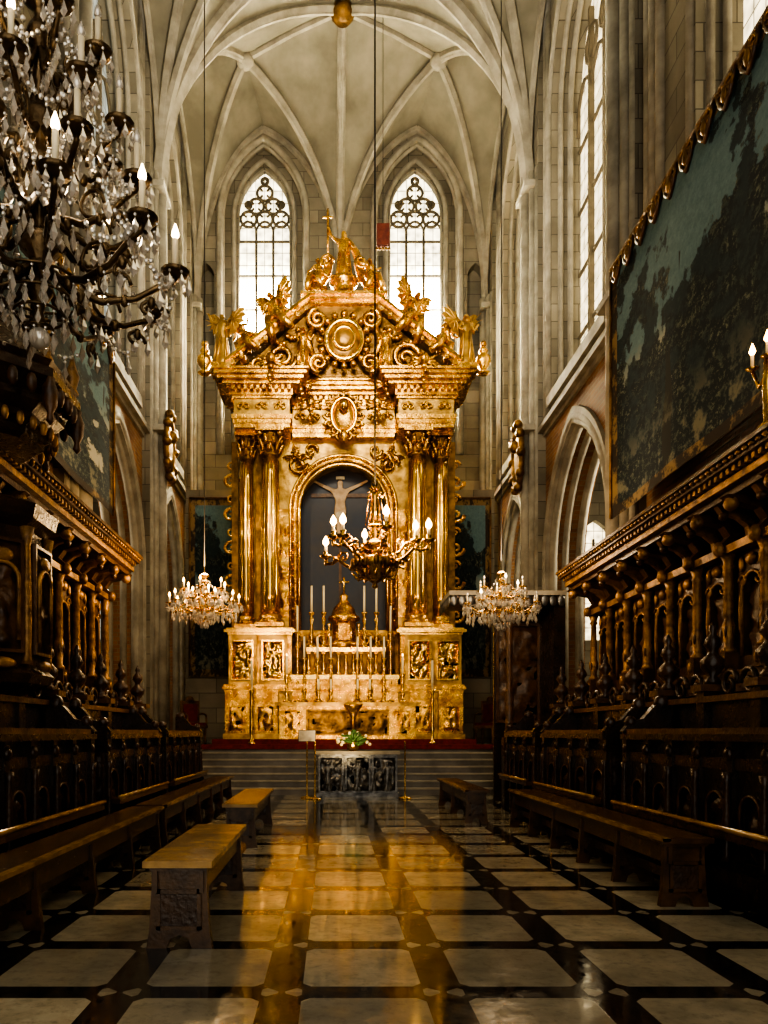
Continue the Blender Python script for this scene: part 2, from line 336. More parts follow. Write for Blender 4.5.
# ------------------------------------------------------------ ROOM
HW=5.72; XR=C+HW; XL=C-HW; YB=28.0
ZS=17.4; ZR=24.8
mb=MB(); mb.box(-14,14,-7,30,-.2,0,'floor_marble'); mb.obj('floor')
TRIM=[0]
def trim(mb):
    TRIM[0]+=1; return mb.obj('trim_%d'%TRIM[0])
def side_wall(s,name,winmat,wi):
    x=C+s*HW; mb=MB(); Fm=side_frame(x,s)
    lo=[rect(-6,YB+1,0,10.2)]; ar=[(18.65,4.6),(24.7,3.5)]
    for (cy,w) in ar: lo.append(arch(cy,w,.02,6.1 if w>4 else 6.6,3.2 if w>4 else 2.7,10))
    mb.plate(lo,1.0,'brick_warm',Fm)
    up=[rect(-6,YB+1,10.2,26)]
    wins=[(24.7,3.7),(18.6,4.2),(10.9,3.2),(4.8,3.4)]
    for cy,w in wins: up.append(arch(cy,w,10.9,18.6,3.2,10))
    mb.plate(up,1.0,'stone_blocks',Fm)
    mb.obj(name)
    mb=MB()
    for cy,w in ar:
        hs=6.1 if w>4 else 6.6; ri=3.2 if w>4 else 2.7
        for k,(dw,dx,r) in enumerate(((.34,-.02,.13),(.0,.12,.12),(-.0,.45,.10),(.0,.85,.12))):
            P=arch(cy,w+dw,0,hs,ri+dw*.5,12); mb.tube([(x+s*dx,p[0],p[1]) for p in P],r,'stone_rib',6)
        Pin=arch(cy,w+.02,0.02,hs,ri,10); Pout=arch(cy,w+.75,0.02,hs,ri+.42,10)
        mb.plate([Pout+Pin[::-1]],.10,'stone_rib',side_frame(x-s*.10,s))
    trim(mb); mb=MB()
    for (z0,z1,p) in ((9.98,10.1,.08),(10.1,10.25,.22),(10.25,10.35,.14)): mb.box(x,x-s*p,-6,YB,z0,z1,'stone_rib')
    for cy,w in wins:
        for dw,dx,r in ((.3,0,.10),(.0,.25,.08),(-.12,.5,.08)):
            P=arch(cy,w+dw,10.5,18.6,3.2+dw*.5,12); mb.tube([(x+s*dx,p[0],p[1]) for p in P],r,'stone_rib',6)
        mb.box(x-s*.12,x+s*.9,cy-w/2-.1,cy+w/2+.1,10.6,10.9,'stone_rib')
    trim(mb)
    for yy in (YB-.15,21.8,15.0,8.2,1.4):
        mb=MB()
        zb=0.0 if yy>16 else 5.1
        mb.box(x,x-s*.22,yy-.55,min(yy+.55,YB),zb,26,'stone_blocks')
        for dy,dx,r in ((0,.42,.17),(-.27,.30,.11),(.27,.30,.11),(-.46,.22,.08),(.46,.22,.08)):
            if yy+dy>YB: continue
            mb.tube([(x-s*dx,yy+dy,zb),(x-s*dx,yy+dy,ZS+.3)],r,'stone_rib',8)
        for dy in (-.72,-.95,.72,.95,-1.25):
            y_=yy+dy
            if y_>YB or any(abs(y_-cy)<w/2+.1 for cy,w in wins): continue
            mb.tube([(x-s*.03,y_,10.35),(x-s*.03,y_,23)],.10,'stone_rib',8)
        for zz in (10.3,ZS-.15): 
            mb.box(x,x-s*.6,yy-.5,yy+.5 if yy<YB-1 else YB,zz-.08,zz+.08,'stone_rib')
        trim(mb)
    for i,(cy,w) in enumerate(wins):
        g=MB(); P=arch(cy,w,10.9,18.6,3.2,12)
        g.plate([P],.03,winmat,side_frame(x+s*.80,s))
        nm=3 if w<4 else 4
        for k in range(1,nm):
            yy=cy-w/2+w*k/nm; g.box(x+s*.66,x+s*.82,yy-.06,yy+.06,10.9,20.6,'mullion')
        for z in (12.5,14.2,15.9,17.6): g.box(x+s*.74,x+s*.80,cy-w/2,cy+w/2,z-.04,z+.04,'mullion')
        for k in range(nm):
            y0=cy-w/2+w*(k+.5)/nm; ww=w/nm
            Q=arch(y0,ww,18.0,18.4,ww*.75,6); g.tube([(x+s*.74,p[0],p[1]) for p in Q],.05,'mullion',5)
        for k in range(nm-1):
            y0=cy-w/2+w*(k+1)/nm; g.tube([(x+s*.74,y0+.42*math.cos(a*pi/6),19.7+.42*math.sin(a*pi/6)) for a in range(12)],.05,'mullion',5,True)
        g.obj('window_%d'%(wi+i))
side_wall(1,'wall_right','glass_side',3); side_wall(-1,'wall_left','glass_dim',7)
for s,nm in ((1,'right'),(-1,'left')):
    mb=MB(); x=C+s*HW
    mb.box(x+s*6.3,x+s*6.5,8,30,0,11.5,'stone_blocks'); mb.box(x+s*1.0,x+s*6.5,8,8.2,0,11.5,'stone_blocks')
    mb.box(x+s*1.0,x+s*6.5,8,30,11.3,11.5,'vault_plaster')
    mb.plate([rect(min(x+s*1.0,x+s*6.4),max(x+s*1.0,x+s*6.4),0,11.4),arch(x+s*4.2,2.2,5.2,8,1.9,8)],.5,'stone_blocks',back_frame(29.2))
    mb.obj('wall_aisle_'+nm)
    g=MB(); g.plate([arch(x+s*4.2,2.2,5.2,8,1.9,8)],.03,'glass_side' if s>0 else 'glass_dim',back_frame(29.5))
    for k in(-1,0,1): g.box(x+s*4.2+k*.55-.04,x+s*4.2+k*.55+.04,29.4,29.5,5.2,9.2,'mullion')
    g.obj('window_%d'%(11 if s>0 else 12))
WL=(-2.57,1.95); WR=(3.17,2.0)
mb=MB()
ho=[rect(XL-1,XR+1,0,26),arch(WL[0],3.1,12,21.0,2.7,12),arch(WR[0],3.1,12,21.0,2.7,12),arch(-4.7,.62,14.5,18.6,.55,6),arch(5.36,.62,14.5,18.6,.55,6)]
mb.plate(ho,.45,'stone_blocks',back_frame(YB))
mb.plate([rect(XL-1,XR+1,0,26),arch(WL[0],WL[1],13,21.3,1.75,12),arch(WR[0],WR[1],13,21.3,1.75,12)],.45,'stone_blocks',back_frame(YB+.45))
for cx in(WL[0],WR[0]):
    for w,y,r,hs,ri in ((3.25,YB-.02,.12,21.0,2.8),(3.1,YB+.2,.09,21,2.7),(2.3,YB+.42,.10,21.2,2.1),(2.02,YB+.6,.07,21.3,1.8)):
        P=arch(cx,w,12,hs,ri,14); mb.tube([(p[0],y,p[1]) for p in P],r,'stone_rib',6)
for dx,r in ((0,.2),(-.25,.11),(.25,.11)): mb.tube([(C-.04+dx,YB-.15,2),(C-.04+dx,YB-.15,ZS+1)],r,'stone_rib',8)
mb.box(XL,XR,YB-.15,YB,10.1,10.3,'stone_rib')
mb.obj('wall_back')
for i,(cx,w) in enumerate((WL,WR)):
    g=MB(); P=arch(cx,w,13,21.3,1.75,14); g.plate([P],.03,'glass_east',back_frame(YB+.78))
    yb=YB+.70
    for k in (1,2): xx=cx-w/2+w*k/3; g.box(xx-.045,xx+.045,yb-.08,yb+.06,13,20.9,'mullion')
    for z in (15.2,16.5,17.8,19.1,20.4): g.box(cx-w/2,cx+w/2,yb,yb+.05,z-.03,z+.03,'mullion')
    for k in range(3):
        Q=arch(cx-w/2+w*(k+.5)/3,w/3,20.4,20.75,.42,6); g.tube([(p[0],yb,p[1]) for p in Q],.045,'mullion',5)
    def ring(x,z,r,nf=4):
        g.tube([(x+r*math.cos(a*pi/8),yb,z+r*math.sin(a*pi/8)) for a in range(16)],.055,'mullion',5,True)
        for q in range(nf):
            a=q*2*pi/nf+pi/4; g.tube([(x+r*math.cos(a),yb,z+r*math.sin(a)),(x+r*.4*math.cos(a),yb,z+r*.4*math.sin(a))],.045,'mullion',4)
    for (x,z,r) in ((-.62,21.25,.30),(0,21.25,.30),(.62,21.25,.30),(-.33,21.75,.29),(.33,21.75,.29),(0,22.25,.29),(-.62,21.8,.12),(.62,21.8,.12),(0,22.7,.13)): ring(cx+x,z,r)
    g.obj('window_%d'%(i+1))
# vault
mb=MB(); rib=MB()
TM=math.radians(74)
def curve(P,Q,n=14):
    out=[]
    for i in range(n+1):
        th=TM*i/n; t=(1-math.cos(th))/(1-math.cos(TM)); h=math.sin(th)/math.sin(TM)
        out.append((P[0]+(Q[0]-P[0])*t,P[1]+(Q[1]-P[1])*t,P[2]+(Q[2]-P[2])*h))
    return out
def fan(P,Q1,Q2,n=14,m=8):
    vs=[];fs=[]
    for j in range(m+1):
        s=j/m; Q=[Q1[k]+(Q2[k]-Q1[k])*s for k in range(3)]; sag=.35*s*(1-s)
        for k,p in enumerate(curve(P,Q,n)): vs.append((p[0],p[1],p[2]+sag*k/n))
    for j in range(m):
        for i in range(n): a=j*(n+1)+i; fs.append((a,a+1,a+n+2,a+n+1))
    mb.add(vs,fs,'vault_plaster',True)
def dribs(P,Q,r=.15,n=16):
    c=curve(P,Q,n); rib.tube([(p[0],p[1],p[2]-.05) for p in c],r,'stone_rib',6,smooth=False)
    rib.tube([(p[0],p[1],p[2]-.05-r*.9) for p in c],r*.45,'stone_rib',5,smooth=False)
def straight(P,Q,r=.11):
    rib.tube([(P[0],P[1],P[2]-.05),((P[0]+Q[0])/2,(P[1]+Q[1])/2,(P[2]+Q[2])/2+.03),(Q[0],Q[1],Q[2]-.05)],r,'stone_rib',6,smooth=False)
bays=[28.0,21.8,15.0,8.2,1.4,-5.4]
xin=.35
for bi in range(len(bays)-1):
    ya,yb=bays[bi],bays[bi+1]; ym=(ya+yb)/2
    Ta=(C,ya,ZR); Tb=(C,yb,ZR)
    if bi==0:
        Bs=(C,24.0,ZR); Cc=(C-.04,YB-.12,ZS+1)
        for s in(-1,1):
            L1=(C+s*(HW-xin),yb,ZS); L2=(C+s*(HW-xin),YB-.1,ZS); S=(C+s*3.3,25.6,ZR-.15); A=(WL[0] if s<0 else WR[0],YB,24.2); Mw=(C+s*HW,ym,24.0)
            fan(L2,S,A); fan(Cc,A,S); fan(Cc,S,Bs); fan(L1,Bs,S); fan(L2,S,Mw); fan(L1,S,Mw); fan(L1,Bs,Tb)
            dribs(L2,S); dribs(Cc,S); dribs(L1,S); dribs(L1,Bs); dribs(L1,Tb,.24); dribs(L2,A,.12); dribs(Cc,A,.12); dribs(L2,Mw,.1); dribs(L1,Mw,.1)
            straight(Bs,S); 
            rib.lathe([(.0,-.32),(.2,-.3),(.3,-.2),(.3,-.05),(.1,0)],(S[0],S[1],S[2]),'stone_rib',12)
        dribs(Cc,Bs); straight(Bs,Tb)
        rib.lathe([(.0,-.45),(.25,-.42),(.38,-.25),(.38,-.05),(.1,0)],(Bs[0],Bs[1],Bs[2]),'gold_dark',12)
    else:
        Bs=(C,ym,ZR+.1)
        for s in(-1,1):
            La=(C+s*(HW-xin),ya,ZS); Lb=(C+s*(HW-xin),yb,ZS); Mw=(C+s*HW,ym,24.0)
            S=(C+s*2.6,ym,ZR)
            for L,Tq in((La,Ta),(Lb,Tb)):
                fan(L,Tq,Bs); fan(L,Bs,S); fan(L,S,Mw); dribs(L,S); dribs(L,Bs); dribs(L,Mw,.1)
            dribs(Lb,Tb,.24); straight(Bs,S)
        straight(Bs,Ta); straight(Bs,Tb)
ceil=mb.obj('ceiling'); r_=rib.obj('vault_ribs',ceil)
# ------------------------------------------------------------ sanctuary steps
mb=MB(); ys=19.35
for i in range(7):
    mb.box(XL+.65,XR-.65,ys+i*.19,ys+1.6,i*.18,(i+1)*.18-.03,'stone_grey'); mb.box(XL+.65,XR-.65,ys+i*.19-.03,ys+1.6,(i+1)*.18-.04,(i+1)*.18,'stone_rib' if i<6 else 'stone_grey')
mb.box(XL+.65,XR-.65,ys+1.5,27.8,0,1.26,'stone_grey')
stp=mb.obj('sanctuary_steps')
PZ=1.26
mb=MB()
mb.box(C-3.9,C+4.1,20.44,20.67,PZ+.004,PZ+.03,'carpet_red'); mb.box(C-3.9,C+4.1,20.42,20.445,PZ-.10,PZ+.03,'carpet_red'); mb.obj('red_carpet')
# ------------------------------------------------------------ HIGH ALTAR
S0=34.9; YA=21.5
def ax(px): return C+(px-343)/S0
def az(py): return EH+(HZ-py)/S0
ALT=empty('high_altar'); 
mb=MB(); G='gold'; GP='gold_pale'
def mould(mb,x0,x1,y0,y1,z0,steps,mat):
    z=z0
    for h,p in steps: mb.box(x0-p,x1+p,y0-p,y1,z,z+h,mat); z+=h
    return z
mb.box(ax(226)-.3,ax(460)+.3,20.7,23.2,PZ+.003,PZ+.17,'carpet_red')
mb.box(ax(226),ax(460),21.35,23.2,PZ+.1,az(690),'gold_pale')
for a,b_ in ((226,250),(254,278),(408,432),(436,460)):
    mb.box(ax(a),ax(b_),21.1,21.4,PZ+.1,az(692),G); mb.box(ax(a)-.05,ax(b_)+.05,21.05,21.4,PZ+.1,PZ+.32,GP); 
    mb.relief(ax(b_)-ax(a)-.25,.68,10,12,.06,6,G,T((ax(a)+ax(b_))/2,21.1,PZ+.40),seed=a)
mould(mb,ax(226),ax(460),21.12,23.2,az(692),((.06,.02),(.07,.08),(.06,.04)),G)
z1=az(686)
for a,b_,pan in ((229,291,((243,),(273,))),(399,459,((417,),(445,)))):
    mb.box(ax(a),ax(b_),21.35,23.1,z1,az(634),G)
    for (p,) in pan:
        mb.box(ax(p)-.40,ax(p)+.40,21.2,21.4,z1,az(634),GP)
        mb.relief(.55,1.05,14,22,.11,7,'gold_bright',T(ax(p),21.2,z1+.18),seed=p)
    mould(mb,ax(a),ax(b_),21.2,23.1,az(636),((.06,.03),(.08,.12),(.05,.06)),'gold_bright')
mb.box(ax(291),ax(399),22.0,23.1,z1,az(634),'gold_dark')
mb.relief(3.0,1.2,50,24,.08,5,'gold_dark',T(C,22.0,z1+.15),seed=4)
zt=az(634)+.19
bz=az(430)
lp=[rect(ax(236),ax(450),zt-.15,bz),arch(C,2.62,zt+.02,8.25,1.31,12)]
mb.plate(lp,.8,GP,back_frame(22.25))
for px_ in (230,456):
    mb.box(ax(px_)-.10,ax(px_)+.10,22.4,23,zt-.15,bz,'gold_dark')
    q_=-1 if px_<300 else 1
    for k in range(5): mb.spiral((ax(px_)+q_*.15,22.5,zt+.5+k*1.0),.24,1.3,.06,G,flip=-q_); mb.spiral((ax(px_)+q_*.12,22.5,zt+1.0+k*1.0),.15,1.3,.04,G,flip=q_)
for w,y,r,m_ in ((2.62,22.22,.06,'gold_bright'),(2.86,22.2,.10,G),(3.14,22.2,.05,'gold_bright')):
    P=arch(C,w,zt,8.25,w/2,14); mb.tube([(p[0],y,p[1]) for p in P],r,m_,8)
Pq=arch(C,2.98,zt,8.25,1.49,14)
for i,p in enumerate(Pq[1:-1]): mb.ball((p[0],22.17,p[1]),.055,'gold_bright',6,4)
for zz in [zt+.3+.33*k for k in range(11)]:
    for sx in(-1,1): mb.ball((C+sx*1.49,22.17,zz),.06,'gold_bright',6,4)
for sx in(-1,1):
    mb.spiral((C+sx*1.35,22.15,9.55),.3,1.6,.06,G,flip=sx)
    mb.spiral((C+sx*.95,22.15,9.95),.2,1.4,.05,G,flip=-sx)
    figure(mb,B_sit,T(C+sx*1.0,22.1,9.45)@Matrix.Scale(.75,4)@RY(sx*.9),G,'lap',True)
    mb.relief(.34,3.2,8,50,.07,6,G,T(C+sx*1.78,22.2,zt+.4),seed=sx+9,frame=False)
def column(mb,x,y,z0,z1,r,mat):
    hb=.35; hc=.72
    mb.box(x-r*1.5,x+r*1.5,y-r*1.5,y+r*1.5,z0,z0+.12,mat)
    mb.lathe([(r*1.45,.12),(r*1.5,.18),(r*1.4,.23),(r*1.15,.26),(r*1.25,.31),(r*1.15,.36),(r*1.0,.40)],(x,y,z0),mat,20)
    H=z1-z0-hc; prof=[]
    for i in range(9):
        t=i/8; prof.append((r*(1-.16*t*t),.40+(H-.40)*t))
    mb.lathe(prof,(x,y,z0),'gold_bright',24)
    for k in range(14):
        a=2*pi*k/14; mb.tube([(x+r*1.0*math.cos(a),y+r*1.0*math.sin(a),z0+.5),(x+r*.86*math.cos(a),y+r*.86*math.sin(a),z0+H-.1)],r*.09,'gold_bright',4)
    zc=z0+H
    mb.lathe([(r*.95,0),(r*.98,.05),(r*.86,.1),(r*.9,.3),(r*1.15,.55),(r*1.3,.62)],(x,y,zc),'gold_dark',16)
    for row,(rz,n,ln) in enumerate(((.08,8,.26),(.28,8,.26))):
        for k in range(n):
            a=2*pi*k/n+row*pi/n
            pts=[(x+q*r*math.cos(a),y+q*r*math.sin(a),zc+rz+dz) for q,dz in ((.95,0),(1.1,ln*.6),(1.3,ln),(1.5,ln*.9))]
            mb.tube(pts,[r*.28,r*.26,r*.2,r*.1],mat,5)
    for k in range(4):
        a=pi/4+k*pi/2; mb.ball((x+r*1.5*math.cos(a),y+r*1.5*math.sin(a),zc+.58),r*.32,mat,8,6)
    mb.box(x-r*1.5,x+r*1.5,y-r*1.5,y+r*1.5,z1-.09,z1,mat)
colz=zt
for sx in(-1,1):
    column(mb,C+sx*2.12,21.65,colz,bz,.27,G); column(mb,C+sx*2.84,21.95,colz,bz,.21,G)
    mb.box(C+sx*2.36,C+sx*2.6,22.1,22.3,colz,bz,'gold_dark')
def entab(x0,x1,y0):
    z=mould(mb,x0,x1,y0,22.9,bz,((.12,0),(.12,.03),(.12,.06)),G)
    mb.box(x0,x1,y0,22.9,z,z+.45,GP)
    n=max(2,int((x1-x0)/.42)); 
    for k in range(n):
        xx=x0+(k+.5)*(x1-x0)/n; mb.spiral((xx-.08,y0-.03,z+.22),.11,1.3,.03,G,flip=1); mb.spiral((xx+.08,y0-.03,z+.22),.11,1.3,.03,G,flip=-1,start=pi); mb.ball((xx,y0-.03,z+.33),.05,G)
    z+=.45
    nd=int((x1-x0)/.16)
    z2=mould(mb,x0,x1,y0,22.9,z,((.08,.05),(.10,.10)),G)
    for k in range(nd+1): xx=x0+(x1-x0)*k/nd; mb.box(xx-.045,xx+.045,y0-.24,y0-.05,z2,z2+.13,G)
    mould(mb,x0,x1,y0,22.9,z2,((.13,.1),(.10,.30),(.10,.42),(.10,.50),(.06,.56)),G)
    return z2+.49
zt2=entab(ax(234),ax(289),21.3); entab(ax(397),ax(452),21.3); zc2=entab(ax(289)+.05,ax(397)-.05,22.0)
for sx in(-1,1):
    xo=C+sx*3.45; xi=C+sx*.95; zo=zt2-.02; zi=zo+1.85
    dx=xi-xo; 
    for off,th,y0,m_ in ((0,.14,21.15,'gold_dark'),(.14,.10,21.05,G),(.24,.09,20.95,'gold_bright')):
        P=[(xo-sx*off*.5,zo+off),(xi,zi+off),(xi,zi+off+th),(xo-sx*off*.5,zo+off+th)]
        mb.plate([P],22.6-y0,m_,back_frame(y0))
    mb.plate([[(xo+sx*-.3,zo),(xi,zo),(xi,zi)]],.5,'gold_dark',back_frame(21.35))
    for k in range(11):
        t=(k+.5)/11; mb.box(xo+dx*t-.05,xo+dx*t+.05,21.0,21.16,zo+(zi-zo)*t-.06,zo+(zi-zo)*t+.06,G)
    mb.spiral((C+sx*1.75,21.25,zo+.5),.42,1.8,.09,G,flip=sx); mb.spiral((C+sx*2.45,21.25,zo+.27),.22,1.5,.06,G,flip=-sx)
    for k in range(8): mb.ball((C+sx*(1.2+.1*k),21.25,zo+1.25-.06*k+.1*math.sin(k*2)),.08,G,6,5)
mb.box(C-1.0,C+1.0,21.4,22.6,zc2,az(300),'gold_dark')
z=mould(mb,C-1.0,C+1.0,21.3,22.6,az(308),((.08,.05),(.1,.14),(.08,.22)),G)
zatt=z
def oval(mb,cx,y,cz,rx,rz,r,mat,core):
    mb.tube([(cx+rx*math.cos(a*pi/12),y,cz+rz*math.sin(a*pi/12)) for a in range(24)],r,mat,6,True)
    mb.ball((cx,y+.03,cz),(rx*.95,.12,rz*.95),core,16,10)
mz=az(347)
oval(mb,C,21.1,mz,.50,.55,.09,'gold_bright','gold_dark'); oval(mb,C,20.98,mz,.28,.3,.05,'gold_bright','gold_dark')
for k in range(16):
    a=k*pi/8; mb.ball((C+.68*math.cos(a),21.1,mz+.74*math.sin(a)),.10,G,6,5)
for sx in(-1,1):
    mb.spiral((C+sx*.75,21.15,mz+.62),.30,1.7,.09,G,flip=-sx,start=pi/2); mb.spiral((C+sx*.72,21.15,mz-.62),.28,1.7,.09,G,flip=sx,start=-pi/2)
    mb.tube([(C+sx*.85,21.2,mz-.5),(C+sx*1.05,21.2,mz),(C+sx*.85,21.2,mz+.5)],[.08,.14,.08],G,6)
    figure(mb,B_stand,T(C+sx*1.15,21.0,zt2+.02)@Matrix.Scale(1.25,4)@RZ(-sx*.3),G,True,False)
kz=az(412)
oval(mb,C,21.72,kz,.36,.5,.08,'gold_bright','gold'); 
for k in range(14):
    a=k*pi/7; mb.spiral((C+.45*math.cos(a),21.7,kz+.6*math.sin(a)),.14,1.2,.05,G,flip=1 if k%2 else -1,start=a)
mb.ball((C,21.5,kz+.2),(.15,.15,.19),'gold_bright',10,8); mb.ball((C,21.6,kz-.65),(.12,.1,.2),G)
for px_,py_ in ((272,372),(420,372),(300,385),(385,385),(310,405),(376,405)):
    x,z=ax(px_),az(py_); yy=20.7 if py_<380 else 21.3
    mb.ball((x,yy,z),(.14,.14,.17),G,10,8)
    for sx in(-1,1):
        for k in range(3): mb.tube([(x,yy+.05,z-.05),(x+sx*(.2+.05*k),yy+.05,z+.02-.1*k),(x+sx*(.38-.04*k),yy+.05,z+.12-.16*k)],[.05,.06,.01],G,5)
    for k in range(4): mb.ball((x+.05*math.sin(k*2),yy,z-.22-.13*k),.09-.012*k,G,6,5)
mb.obj('altar_structure',ALT)
# crown
mb=MB()
for sx in(-1,1):
    pts=[(C+sx*1.0,21.8,zatt),(C+sx*1.0,21.8,zatt+.35),(C+sx*.75,21.8,zatt+.55),(C+sx*.5,21.8,zatt+.9),(C+sx*.38,21.8,zatt+1.25)]
    mb.tube(pts,[.22,.2,.16,.14,.1],'gold',8); mb.spiral((C+sx*.85,21.7,zatt+.45),.3,1.6,.09,'gold',flip=sx)
    mb.spiral((C+sx*.5,21.7,zatt+1.2),.2,1.5,.06,'gold',flip=-sx)
mb.lathe([(.5,0),(.5,.15),(.35,.25),(.3,.5),(.42,.6),(.42,.7)],(C,21.8,zatt),'gold',12)
figure(mb,B_raise,T(C,21.75,zatt+.45)@Matrix.Scale(1.75,4),'gold')
mb.tube([(C-.46,21.65,zatt+1.2),(C-.46,21.65,zatt+2.7)],.03,'gold',6); mb.tube([(C-.61,21.65,zatt+2.45),(C-.31,21.65,zatt+2.45)],.03,'gold',6)
mb.tube([(C+.15,21.85,zatt+1.9),(C+.35,21.9,zatt+1.6),(C+.5,21.9,zatt+1.1),(C+.4,21.9,zatt+.7)],[.06,.12,.12,.05],'gold',7)
for sx in(-1,1):
    figure(mb,B_sit,T(C+sx*.74,21.45,zatt+.05)@Matrix.Scale(1.15,4)@RZ(sx*.5),'gold','lap',False)
    figure(mb,B_sit,T(C+sx*1.55,21.3,zt2+.95)@Matrix.Scale(1.6,4)@RY(sx*.40)@RZ(sx*.5),'gold','lap',True)
    figure(mb,B_sit,T(C+sx*2.45,21.3,zt2+.42)@Matrix.Scale(1.35,4)@RY(sx*.5)@RZ(sx*.6),'gold','lap',False)
    figure(mb,B_raise if sx<0 else B_stand,T(C+sx*3.45,21.2,zt2+.2)@Matrix.Scale(1.55,4)@RZ(sx*.4),'gold_pale',True,True)
    mb.box(C+sx*3.45-.28,C+sx*3.45+.28,20.95,21.5,zt2-.05,zt2+.22,'gold')
    mb.lathe([(.1,0),(.2,.05),(.08,.12),(.22,.35),(.2,.5),(.1,.6),(.14,.66),(.04,.85)],(C+sx*3.95,21.25,zt2-.02),'gold',12)
    mb.ball((C+sx*3.95,21.25,zt2+.85),.1,'gold')
mb.obj('altar_crown_statues',ALT)
# painting
mb=MB(); P=arch(C,2.6,zt,8.25,1.3,14); mb.plate([P],.03,'painting_dark',back_frame(22.75))
mb.box(C-.13,C-.05,22.71,22.75,zt+.2,az(462),'wood_mid'); mb.box(C-.98,C+.80,22.71,22.75,az(484),az(480),'wood_mid')
figure(mb,B_cruc,T(C-.09,22.69,az(531))@Matrix.Diagonal((2.0,.25,1.95,1)),'flesh_paint',False)
mb.ball((C-.09,22.68,az(503)),(.16,.03,.11),'linen')
mb.box(C-.22,C+.04,22.70,22.72,az(465),az(462),'linen')
mb.obj('altar_painting',ALT)
mb=MB()
mb.box(ax(280),ax(412),20.75,21.4,PZ+.17,2.35,'gold'); mb.box(ax(276),ax(416),20.7,21.4,2.35,2.45,'gold_pale')
for k,(a,b_) in enumerate(((284,302),(306,386),(390,408))):
    mb.relief(ax(b_)-ax(a)-.1,.62,10 if k!=1 else 34,12,.05,6,'gold_dark' if k==1 else 'gold',T((ax(a)+ax(b_))/2,20.75,PZ+.32),seed=a)
mb.box(ax(292),ax(396),21.2,22.0,2.45,az(680),'gold'); z=mould(mb,ax(292),ax(396),21.2,22,az(680),((.06,.04),(.06,.08)),'gold_bright')
mb.box(ax(306),ax(384),21.35,22.0,z,az(650),'gold_dark')
for k in range(11):
    x=ax(308)+(ax(382)-ax(308))*k/10; mb.lathe([(.07,0),(.07,.06),(.035,.12),(.075,.25),(.03,.45),(.05,.52),(.05,.6)],(x,21.25,z),'gold_bright',10)
    mb.box(x-.05,x+.05,21.2,21.3,z+.6,z+.68,'gold')
mb.box(ax(306),ax(384),21.15,22.0,z+.66,z+.78,'gold_bright')
z2=z+.78
mb.lathe([(.42,0),(.42,.15),(.34,.2),(.34,.75),(.45,.8),(.45,.9),(.36,.95),(.30,1.15),(.16,1.3),(.1,1.4),(.13,1.5),(.02,1.6)],(C,21.5,z2),'gold',16)
mb.box(C-.16,C+.16,21.1,21.3,z2+.2,z2+.68,'gold')
mb.tube([(C,21.5,z2+1.6),(C,21.5,z2+2.05)],.03,'gold_bright',6); mb.tube([(C-.14,21.5,z2+1.9),(C+.14,21.5,z2+1.9)],.03,'gold_bright',6)
for sx in(-1,1):
    mb.lathe([(.05,0),(.03,.1),(.03,.6),(.05,.68)],(C+sx*(.42),21.25,z2),'gold_bright',8)
    mb.spiral((C+sx*.62,21.45,z2+.25),.24,1.5,.06,'gold',flip=sx)
    for q in (.55,.95,1.3): figure(mb,B_stand,T(C+sx*q,21.3,z2)@Matrix.Scale(.62-.1*(q>.6),4),'gold')
mb.obj('altar_table_and_tabernacle',ALT)
mb=MB()
def candlestick(mb,x,y,z,h,hc,m_='brass',lit=False):
    mb.lathe([(.11,0),(.12,.04),(.05,.09),(.04,h*.2),(.07,h*.28),(.035,h*.36),(.05,h*.5),(.03,h*.62),(.06,h*.8),(.03,h*.88),(.085,h*.97),(.085,h)],(x,y,z),m_,12)
    mb.tube([(x,y,z+h),(x,y,z+h+hc)],.03,'candle_wax',8)
    mb.lathe([(.002,0),(.012,.02),(.002,.07)],(x,y,z+h+hc),'bulb' if lit else 'iron',6)
for k,px_ in enumerate((297,311,323,363,375,389)):
    candlestick(mb,ax(px_),21.25,2.45 if px_<300 or px_>388 else z2,1.0 if 300<px_<388 else 2.0,.75)
for px_ in (304,317,330,356,369,382): candlestick(mb,ax(px_),21.02,2.45,1.25,.6)
for px_ in (287,400): candlestick(mb,ax(px_),20.95,2.45,.8,.5,lit=True)
for px_ in (318,330,356,368): candlestick(mb,ax(px_),20.9,2.45,.35,.3)
mb.obj('altar_candlesticks',ALT)
mb=MB(); mb.lathe([(.16,0),(.16,.05),(.06,.1),(.05,.5),(.1,.6),(.05,.7),(.18,.95),(.26,1.05),(.26,1.1)],((353-VX)*20.55/F,20.56,PZ+.032),'gold',14); mb.obj('gilt_font_stand',ALT)
# ------------------------------------------------------------ small freestanding altar
FA=empty('freestanding_altar'); mb=MB()
x0,x1=(318-VX)*18.9/F,(397-VX)*18.9/F; ht=1.6-18*18.9/F
mb.box(x0,x1,18.75,19.2,0,ht-.08,'silver_dark'); mb.box(x0-.06,x1+.06,18.68,19.25,ht-.08,ht,'stone_rib')
mb.box(x0-.04,x1+.04,18.7,19.2,0,.1,'silver_dark')
for k in range(3):
    w=(x1-x0)/3; mb.relief(w-.12,ht-.32,18,22,.10,6,'silver_dark',T(x0+w*(k+.5),18.75,.16),seed=20+k)
for k in range(5):
    figure(mb,B_stand,T(x0+.25+(x1-x0-.5)*k/4,18.68,.15)@Matrix.Diagonal((.75,.3,.75,1)),'silver_dark')
mb.obj('altar_block',FA)
mb=MB(); fx,fz=(353-VX)*18.95/F,ht+.002
mb.lathe([(.08,0),(.14,.05),(.16,.2),(.12,.25)],(fx,18.95,fz),'brass',12)
random.seed(3)
